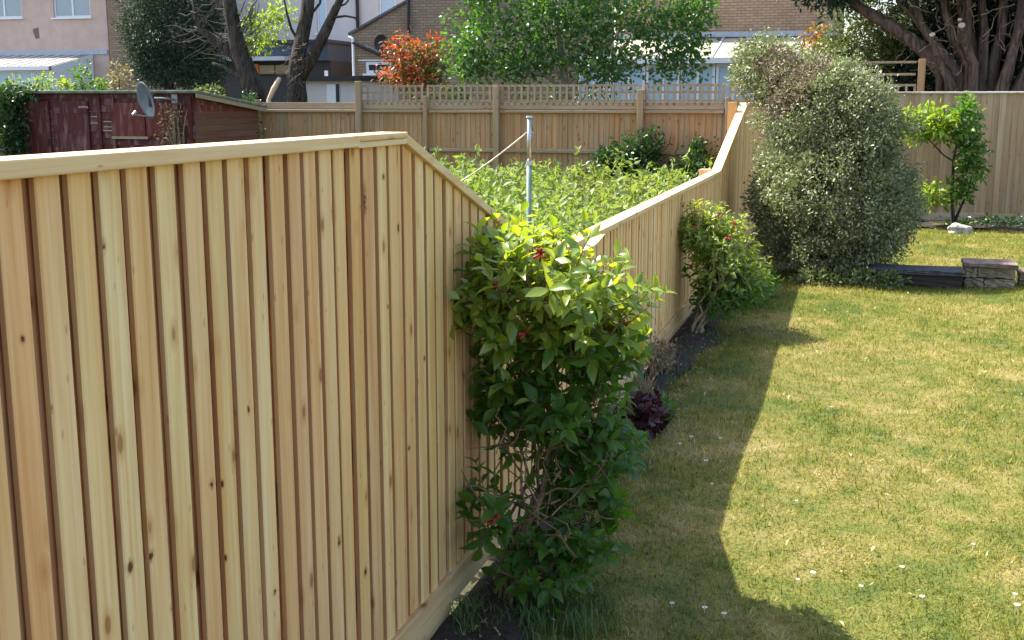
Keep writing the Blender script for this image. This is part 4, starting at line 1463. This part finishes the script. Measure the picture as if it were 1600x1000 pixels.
m.poly([(0, yl, Z4(551, 54)), (6, yl, Z4(551, 54)), (6, ytop, Z4(640, 0)), (0, ytop, Z4(640, 0))])
m.build('wall', M['brick_brown'], h4)
window(h4, wy0, wy1, wz0, wz1, (), M['glass_dark'], .02, .09)
MB().hexa([(-.06, yl + .1, Z4(551, 54) - .02), (.1, yl + .1, Z4(551, 54) - .02), (.1, ytop, Z4(640, 0) - .02), (-.06, ytop, Z4(640, 0) - .02),
           (-.06, yl + .1, Z4(551, 54) + .05), (.1, yl + .1, Z4(551, 54) + .05), (.1, ytop, Z4(640, 0) + .05), (-.06, ytop, Z4(640, 0) + .05)]).build('verge', M['slate'], h4)
MB().tube([(-.07, Y4(639, 10), Z4(640, 72)), (-.07, Y4(639, 10), Z4(640, -60))], .045, 8).build('downpipe', M['black'], h4)
MB().tube([(-.07, Y4(553, 66), 0), (-.07, Y4(553, 66), Z4(553, 60)), (-.07, Y4(546, 60), Z4(546, 58))], .04, 8).build('downpipe', M['white'], h4)
MB().tube([(-.08, Y4(553, 67), Z4(553, 67)), (-.08, Y4(612, 96), Z4(612, 94))], .04, 8).build('gutter_pipe', M['black'], h4)
MB().box(-.02, -.002, Y4(612, 94), Y4(560, 94), Z4(590, 95), Z4(590, 93)).build('lintel', M['white'], h4)
# small dish and aerial on the brick wall
d2 = thing('satellite_dish', 'small dark satellite dish on the brown brick wall', 'satellite dish', TH4 - .25, pl(602, TH4, 68))
zq = Z4(602, 69)
m = MB()
for i in range(5):
    r = i / 4
    for k in range(20):
        an = 2 * math.pi * k / 20
        m.v.append((-.05 * r * r, math.cos(an) * r * .22, zq + math.sin(an) * r * .26))
for i in range(4):
    for k in range(20):
        m.f.append((i * 20 + k, i * 20 + (k + 1) % 20, (i + 1) * 20 + (k + 1) % 20, (i + 1) * 20 + k))
m.build('reflector', M['black'], d2, True)
MB().tube([(0, 0, zq), (.25, 0, zq)], .02, 6).build('bracket', M['steel'], d2)
MB().tube([(-.03, .05, zq - .24), (-.22, .4, zq - .05)], .012, 6).build('feed_arm', M['steel'], d2)

# tan brick house at the right with conservatory
TH5 = 30.0
h5, c5, _ = house('house', 'sunny tan brick house behind the broad green tree', TH5, 962, 1310, -70, [], M['brick_tan'])
MB().box(-.08, -.003, pl(1310, TH5, 52) - c5, pl(962, TH5, 52) - c5, pz(57, TH5, 1200), pz(49, TH5, 1200)).build('flashing', M['lead'], h5)
t6 = TH5 - 2.6
l6 = pl(1120, t6)
co = thing('conservatory', 'white conservatory with glazed roof below the tan brick wall', 'conservatory', t6, l6)
ya, yb = pl(1290, t6, 90) - l6, pl(900, t6, 90) - l6
zf, zb = pz(90, t6, 1150), pz(60, TH5, 1150)
nb_ = 9
for k in range(nb_):
    y0, y1 = ya + (yb - ya) * k / nb_, ya + (yb - ya) * (k + 1) / nb_ - .05
    MB().hexa([(-.1, y0, zf - .02), (2.5, y0, zb - .02), (2.5, y1, zb - .02), (-.1, y1, zf - .02), (-.1, y0, zf), (2.5, y0, zb), (2.5, y1, zb), (-.1, y1, zf)]).build('roof_sheet', M['polycarb'], co)
    MB().hexa([(-.1, y1, zf - .03), (2.5, y1, zb - .03), (2.5, y1 + .048, zb - .03), (-.1, y1 + .048, zf - .03), (-.1, y1, zf + .03), (2.5, y1, zb + .03), (2.5, y1 + .048, zb + .03), (-.1, y1 + .048, zf + .03)]).build('glazing_bar', M['lead'], co)
MB().box(-.18, -.101, ya, yb, zf - .14, zf).build('gutter', M['white'], co)
MB().box(0, .08, ya, yb, 0, .6).build('dwarf_wall', M['white'], co)
y = ya
while y < yb - .5:
    window(co, y, y + .9, .6, zf - .14, (.5,), M['glass_sky'], 0.0, .07, False)
    y += .92

# ------------------------------------------------------------------ trees and shrubs beyond the fences
def tpt(px, py, t):
    l, z = pix(px, py, t)
    return (t, l, z)


# dark conifer
tc_ = 22.5
lcn = pl(265, tc_)
mass('conifer', 'dense dark green conifer beside the pink house', 'tree', tc_, lcn,
     [blob(270, 60, tc_, 1.0, .95, 1.0), blob(235, 40, tc_, .8, .55, 1.0), blob(285, -40, tc_, .9, .9, .9), blob(310, 110, tc_, .8, .6, .5), blob(245, 105, tc_, .7, .5, .5), blob(320, 50, tc_ + .4, .7, .5, .8)],
     30000, .105, M['conifer_leaf'], ratio=.26, shell=.4, clump=.085, per=9, trunk=[(((tc_, lcn, 0), (tc_, lcn, 4.2)), [.18, .1], 10)], droop=.2)

# forked bare tree and the leaning dead tree
tq = 19.0
lq = pl(465, tq)
ft_ = thing('forked_tree', 'dark forked tree trunk with rough bark behind the brown fence', 'tree', tq, lq)
def rel(pts, l0, t0): return [(p[0] - t0, p[1] - l0, p[2]) for p in pts]
m = MB()
m.tube(rel([(tq, lq, 0), tpt(463, 150, tq), tpt(462, 105, tq), tpt(472, 60, tq), tpt(480, 20, tq), tpt(484, -40, tq)], lq, tq), [.24, .22, .17, .15, .145, .13], 12, True, .10)
m.tube(rel([tpt(466, 125, tq), tpt(490, 85, tq), tpt(508, 50, tq), tpt(521, 22, tq), tpt(533, -5, tq), tpt(545, -50, tq)], lq, tq), [.13, .12, .105, .09, .08, .06], 10, True, .10)
m.build('trunk', M['bark_dark'], ft_, True)
for seq, r in (([(523, 27), (540, 25), (556, 28), (560, 45)], .03), ([(470, 70), (455, 45), (448, 20), (440, -20)], .035), ([(520, 30), (530, 10), (540, 6), (552, -10)], .03), ([(480, 30), (500, 5), (505, -30)], .03)):
    MB().tube(rel([tpt(a, b_, tq - .05) for a, b_ in seq], lq, tq), [r, r * .85, r * .7, r * .4][:len(seq)], 7, True, .1).build('branch', M['bark_dark'], ft_, True)
m = MB()
m.tube(rel([(tq - .1, pl(432, tq), 0), tpt(420, 156, tq - .1), tpt(428, 138, tq - .1), tpt(437, 122, tq - .1)], lq, tq), [.06, .05, .06, .05], 8, True, .15)
m.build('stump', M['cutwood'], ft_, True)
m = MB()
for k in range(34):
    y_ = random.uniform(60, 155)
    q = (random.uniform(448, 480), y_)
    e = (q[0] + random.uniform(-28, 18), q[1] + random.uniform(-25, 22))
    m.tube(rel(crooked(tpt(*q, tq - .2), tpt(*e, tq - .25), 4, .06), lq, tq), [.008, .007, .006, .004, .002], 4, False)
m.build('twigs', M['greytwig'], ft_)['kind'] = 'stuff'
P, D = crown_points([blob(410, 45, tq + .6, .5, .42, .42), blob(395, 75, tq + .6, .3, .2, .18), blob(437, 20, tq + .6, .3, .3, .3)], 800, .2, .08, 4)
leaves('foliage', P - np.array([tq, lq, 0]), M['lime_leaf'], ft_, .10, .5, .4, D)

l8 = pl(395, tq)
dt = thing('leaning_tree', 'bare grey-brown tree leaning over the shed roof end', 'tree', tq + .3, l8)
def rel2(seq): return rel([tpt(a, b_, tq + .3) for a, b_ in seq], l8, tq + .3)
m = MB()
m.tube([(0, 0, 0)] + rel2([(398, 150), (388, 120), (376, 85), (368, 55), (360, 10), (352, -40)]), [.29, .26, .21, .18, .16, .15, .13], 10, True, .1)
m.tube(rel2([(388, 120), (365, 88), (335, 60), (312, 46), (305, 20), (298, -20)]), [.13, .10, .085, .07, .05, .03], 9, True, .1)
m.tube(rel2([(398, 145), (375, 122), (350, 105), (332, 99)]), [.07, .05, .04, .03], 7, True, .1)
m.build('trunk', M['bark_dark'], dt, True)
rs = random.Random(4)
m = MB()
for k in range(60):
    q = rs.choice([(312, 46), (335, 60), (305, 20), (365, 60), (360, 15), (345, 70), (375, 90), (385, 40)])
    e = (q[0] + rs.uniform(-75, 35), q[1] + rs.uniform(-40, 40))
    m.tube(crooked(rel2([q])[0], rel2([e])[0], 5, .12, rs), [.016, .012, .009, .007, .005, .003], 5, False)
for k in range(16):
    q = (rs.uniform(370, 392), 40 + rs.uniform(-30, 60))
    e = (q[0] + rs.uniform(5, 35), q[1] - rs.uniform(20, 70))
    m.tube(crooked(rel2([q])[0], rel2([e])[0], 5, .1, rs), [.02, .016, .012, .008, .006, .004], 5, False)
m.build('twigs', M['greytwig'], dt)['kind'] = 'stuff'

# red-leaved shrub
tr_ = 20.5
lr = pl(640, tr_)
rp = mass('red_shrub', 'shrub with coppery red young leaves behind the trellis', 'shrub', tr_, lr,
     [blob(645, 95, tr_, .5, .55, .35), blob(625, 75, tr_, .4, .3, .25), blob(670, 85, tr_, .4, .35, .35), blob(610, 118, tr_, .4, .35, .15), blob(655, 125, tr_, .4, .6, .2)], 1500, .12, M['photinia_leaf'], shell=.2, clump=.08, per=5, ratio=.42,
     trunk=[(((tr_, lr, 0), (tr_, lr, 2.2)), [.05, .03], 7)])
P, D = crown_points([blob(650, 115, tr_ + .1, .4, .6, .35), blob(680, 100, tr_ + .1, .4, .3, .4)], 700, .2, .08, 5)
leaves('green_foliage', P - np.array([tr_, lr, 0]), M['olive_leaf'], rp, .12, .45, .4, D)

# broad green tree
tb2 = 19.6
lb2 = pl(890, tb2)
bt_ = thing('broad_tree', 'broad bright green leafy tree spreading over the trellis', 'tree', tb2, lb2)
bl_ = [blob(760, 60, tb2, .9, .72, .62), blob(860, 40, tb2, 1.0, .9, .8), blob(960, 40, tb2, 1.0, .9, .75), blob(1055, 45, tb2, .8, .6, .5), blob(730, 105, tb2 - .2, .5, .4, .3), blob(820, 105, tb2 - .2, .7, .6, .28), blob(950, 105, tb2 - .2, .7, .7, .3),
       blob(1060, 105, tb2, .5, .5, .22), blob(900, -60, tb2, 1.2, 1.5, .8), blob(745, -30, tb2, .8, .5, .7), blob(1080, 5, tb2, .6, .4, .5), blob(1075, 75, tb2, .4, .4, .18)]
P, D = crown_points(bl_, 17000, .25, .13, 7, .5)
leaves('foliage', P - np.array([tb2, lb2, 0]), M['birch_leaf'], bt_, .098, .62, .35, D, T8)
m = MB()
m.tube(rel([(tb2, lb2, 0), tpt(885, 140, tb2), tpt(880, 100, tb2), tpt(870, 40, tb2), tpt(865, -60, tb2)], lb2, tb2), [.09, .08, .07, .05, .03], 9, True, .08)
m.build('trunk', M['bark_grey'], bt_, True)
for seq in ([(884, 130), (860, 100), (820, 60), (790, 20)], [(885, 135), (910, 105), (950, 70), (985, 30)], [(886, 140), (935, 118), (1000, 90), (1060, 70)], [(882, 110), (900, 70), (915, 20)], [(884, 140), (850, 118), (790, 100), (735, 95)]):
    MB().tube(rel([tpt(a, b_, tb2 + random.uniform(-.3, .3)) for a, b_ in seq], lb2, tb2), [.04, .032, .022, .012][:len(seq)], 7, True, .1).build('branch', M['bark_grey'], bt_, True)

# olive tree and orange shrub at the right
tol = 21.5
lo = pl(1350, tol)
mass('olive_green_tree', 'soft olive green tree behind the big grey-green bush', 'tree', tol, lo,
     [blob(1345, 60, tol, .7, .6, .5), blob(1310, 80, tol, .6, .45, .35), blob(1375, 90, tol, .6, .4, .4), blob(1400, 60, tol, .5, .3, .4), blob(1340, 15, tol, .6, .55, .3)], 5200, .09, M['olive_leaf'], shell=.3, clump=.09, per=6, ratio=.4,
     trunk=[([(tol, pl(1386, tol), 0), tpt(1386, 120, tol), tpt(1384, 70, tol), tpt(1370, 40, tol)], [.07, .06, .045, .02], 8)])
tor = 22.5
mass('orange_shrub', 'orange-leaved shrub top against the tan brick house', 'shrub', tor, pl(1270, tor), [blob(1275, 55, tor, .3, .22, .2), blob(1262, 75, tor, .3, .2, .2), blob(1285, 90, tor, .3, .3, .4)], 700, .09, M['orange_leaf'], shell=.2, per=4,
     trunk=[(((tor, pl(1275, tor), 0), (tor, pl(1275, tor), 2.6)), [.04, .02], 6)])

# big multi-stemmed cypress
ty = 20.3
ly_ = pl(1500, ty)
cy = thing('cypress_tree', 'large many-stemmed cypress with sawn limbs and dark foliage', 'tree', ty, ly_)
def relc(seq, dt_=0.): return rel([tpt(a, b_, ty + dt_) for a, b_ in seq], ly_, ty)
limbs = [([(1492, 160), (1480, 120), (1440, 75), (1390, 40), (1340, 10), (1310, -20)], .17, 0), ([(1500, 160), (1505, 125), (1470, 80), (1440, 40), (1425, -10)], .13, -.1), ([(1505, 165), (1515, 110), (1490, 60), (1478, 20), (1470, -30)], .14, .1),
         ([(1520, 165), (1518, 110), (1510, 60), (1512, 0), (1512, -40)], .13, -.15), ([(1530, 165), (1535, 100), (1538, 50), (1532, -30)], .13, 0), ([(1545, 165), (1552, 100), (1565, 50), (1570, -30)], .14, .1), ([(1560, 165), (1575, 110), (1590, 50), (1600, -30)], .12, -.1),
         ([(1500, 160), (1480, 118), (1462, 90), (1446, 56)], .085, -.35), ([(1520, 150), (1522, 100), (1505, 65), (1491, 42)], .10, -.4), ([(1560, 150), (1580, 90), (1592, 50), (1596, 22)], .10, -.35), ([(1510, 150), (1512, 105), (1497, 70), (1488, 33)], .06, -.3),
         ([(1575, 165), (1610, 100), (1640, 30), (1650, -30)], .13, 0), ([(1470, 95), (1450, 55), (1420, 20), (1400, 0)], .06, -.1), ([(1535, 110), (1520, 60), (1500, 20), (1494, -30)], .07, .2)]
for seq, r, dd in limbs:
    p = relc(seq, dd)
    if seq[-1][1] > 0:
        p[-1] = tuple(Vector(p[-1]) + Vector((-.42, -.10, 0)))
        p[-2] = tuple(Vector(p[-2]) + Vector((-.12, 0, 0)))
    n_ = len(p)
    e = .55 if seq[-1][1] > 0 else .45
    MB().tube([(p[0][0], p[0][1], p[0][2] - .6)] + p, [r * 1.15] + [r * (1 - (1 - e) * i / (n_ - 1)) for i in range(n_)], 10, True, .07).build('limb', M['bark_red'], cy, True)
    if seq[-1][1] > 0:
        a, b_ = Vector(p[-2]), Vector(p[-1])
        d = (b_ - a).normalized()
        MB().tube([b_ - d * .01, b_ + d * .012], r * .6, 12).build('sawn_end', M['cutwood'], cy)
MB().tube([(0, 0, -.05), (0, -.1, .8), (0, -.25, 1.9)], [.6, .5, .52], 14, True, .08).build('trunk', M['bark_red'], cy, True)
m = MB()
for k in range(70):
    q = (random.uniform(1380, 1620), random.uniform(-10, 120))
    e = (q[0] + random.uniform(-45, 45), q[1] - random.uniform(-15, 60))
    m.tube(crooked(relc([q], random.uniform(-.4, .3))[0], relc([e], random.uniform(-.4, .3))[0], 4, .06), [.012, .010, .008, .006, .003], 4, False)
m.build('twigs', M['deadtwig'], cy)['kind'] = 'stuff'
cbl = [blob(1530, 60, ty + 1.6, .7, 1.9, 1.6), blob(1450, 90, ty + 1.5, .6, .7, .9), blob(1560, -90, ty, 1.7, 1.9, .8), blob(1330, -60, ty, 1.0, .9, .55), blob(1440, -70, ty, 1.4, 1.2, .7), blob(1300, -8, ty - .3, .5, .45, .16), blob(1260, -22, ty - .3, .4, .45, .16), blob(1640, 60, ty + .8, .8, .8, 1.6), blob(1440, 128, ty + 1.0, .4, .35, .6)]
P, D = crown_points(cbl, 34000, .15, .12, 8)
ok = P[:, 2] > .6
leaves('foliage', P[ok] - np.array([ty, ly_, 0]), M['cypress_leaf'], cy, .16, .28, .4, D[ok], T2, .15)

# dense dark evergreens closing the view behind the cypress
for px_, lab in ((1470, 'dark evergreen behind the forking limbs of the cypress'), (1590, 'dark evergreen filling the gap past the cypress limbs')):
    t_ = 23.4
    l_ = pl(px_, t_)
    mass('evergreen', lab, 'tree', t_, l_, [(t_, l_, 2.6, .8, 1.05, 2.4), (t_, l_, 4.6, .8, 1.0, 1.5)], 9000, .22, M['cypress_leaf'], shell=.6, clump=.1, ratio=.6,
         trunk=[(((t_, l_, 0), (t_, l_, 4)), [.15, .08], 8)])
# wooden trellis corner behind the bush
tw_ = 18.6
lw_ = pl(1430, tw_)
tc2 = thing('trellis_screen', 'weathered wooden post and trellis beside the cypress', 'trellis', tw_, lw_)
zt_ = pz(92, tw_, 1430)
MB().box(0, .1, pl(1443, tw_) - lw_, pl(1432, tw_) - lw_, -.05, zt_).build('post', M['old_fence'], tc2, bevel=.006)
for py_ in (97, 116, 133):
    MB().box(.03, .06, 0.02, pl(1345, tw_) - lw_, pz(py_, tw_, 1400) - .02, pz(py_, tw_, 1400) + .02).build('trellis_rail', M['trellis'], tc2)
for px_ in np.arange(1350, 1430, 13):
    y = pl(px_, tw_) - lw_
    MB().box(.010, .028, y - .018, y + .018, 1.5, pz(131, tw_, px_)).build('trellis_slat', M['trellis'], tc2)

# plants showing over the shed roof
for px_, py_, r1, r2, mat, lab, nme in ((68, 125, .28, .14, 'lime_leaf', 'yellow-green bushy plant over the shed roof left of the leafy sprig', 'garden_plant'), (20, 132, .2, .1, 'lime_leaf', 'low yellow-green plant top over the ivy end of the shed', 'garden_plant'),
                                  (130, 118, .16, .26, 'mid_leaf', 'upright green sprig rising over the shed roof', 'garden_plant'), (188, 118, .26, .26, 'pinky_leaf', 'buff-coloured shrub over the shed roof beside the conifer', 'garden_plant'), (106, 132, .12, .09, 'lime_leaf', 'small lime plant top between bushy plant and sprig', 'garden_plant'),
                                  (330, 140, .26, .1, 'olive_leaf', 'tangled plant lying on the falling end of the shed roof', 'garden_plant'), (160, 133, .2, .1, 'mid_leaf', 'low green plant top between sprig and buff shrub', 'garden_plant')):
    t_ = 19.0
    l_ = pl(px_, t_)
    z_ = pz(py_, t_, px_)
    mass(nme, lab, 'plant', t_, l_, [(t_, l_, z_, .25, r1, r2), (t_, l_, z_ - .4, .3, r1 * 1.2, .4)], 420, .085, M[mat], shell=.1, clump=.05, per=4, trunk=[(((t_, l_, 0), (t_, l_, z_)), [.025, .01], 5)])
# low dark hedge behind the rear fence so the plots beyond read as planted
th_ = 22.0
for px_, w_, lab in ((700, 1.3, 'clipped dark hedge seen through the trellis behind the red shrub'), (880, 1.4, 'clipped dark hedge seen through the trellis under the broad tree')):
    l_ = pl(px_, th_)
    mass('hedge', lab, 'hedge', th_, l_, [(th_, l_, 1.1, .4, w_, 1.1)], 3200, .10, M['ivy_leaf'], shell=.7)
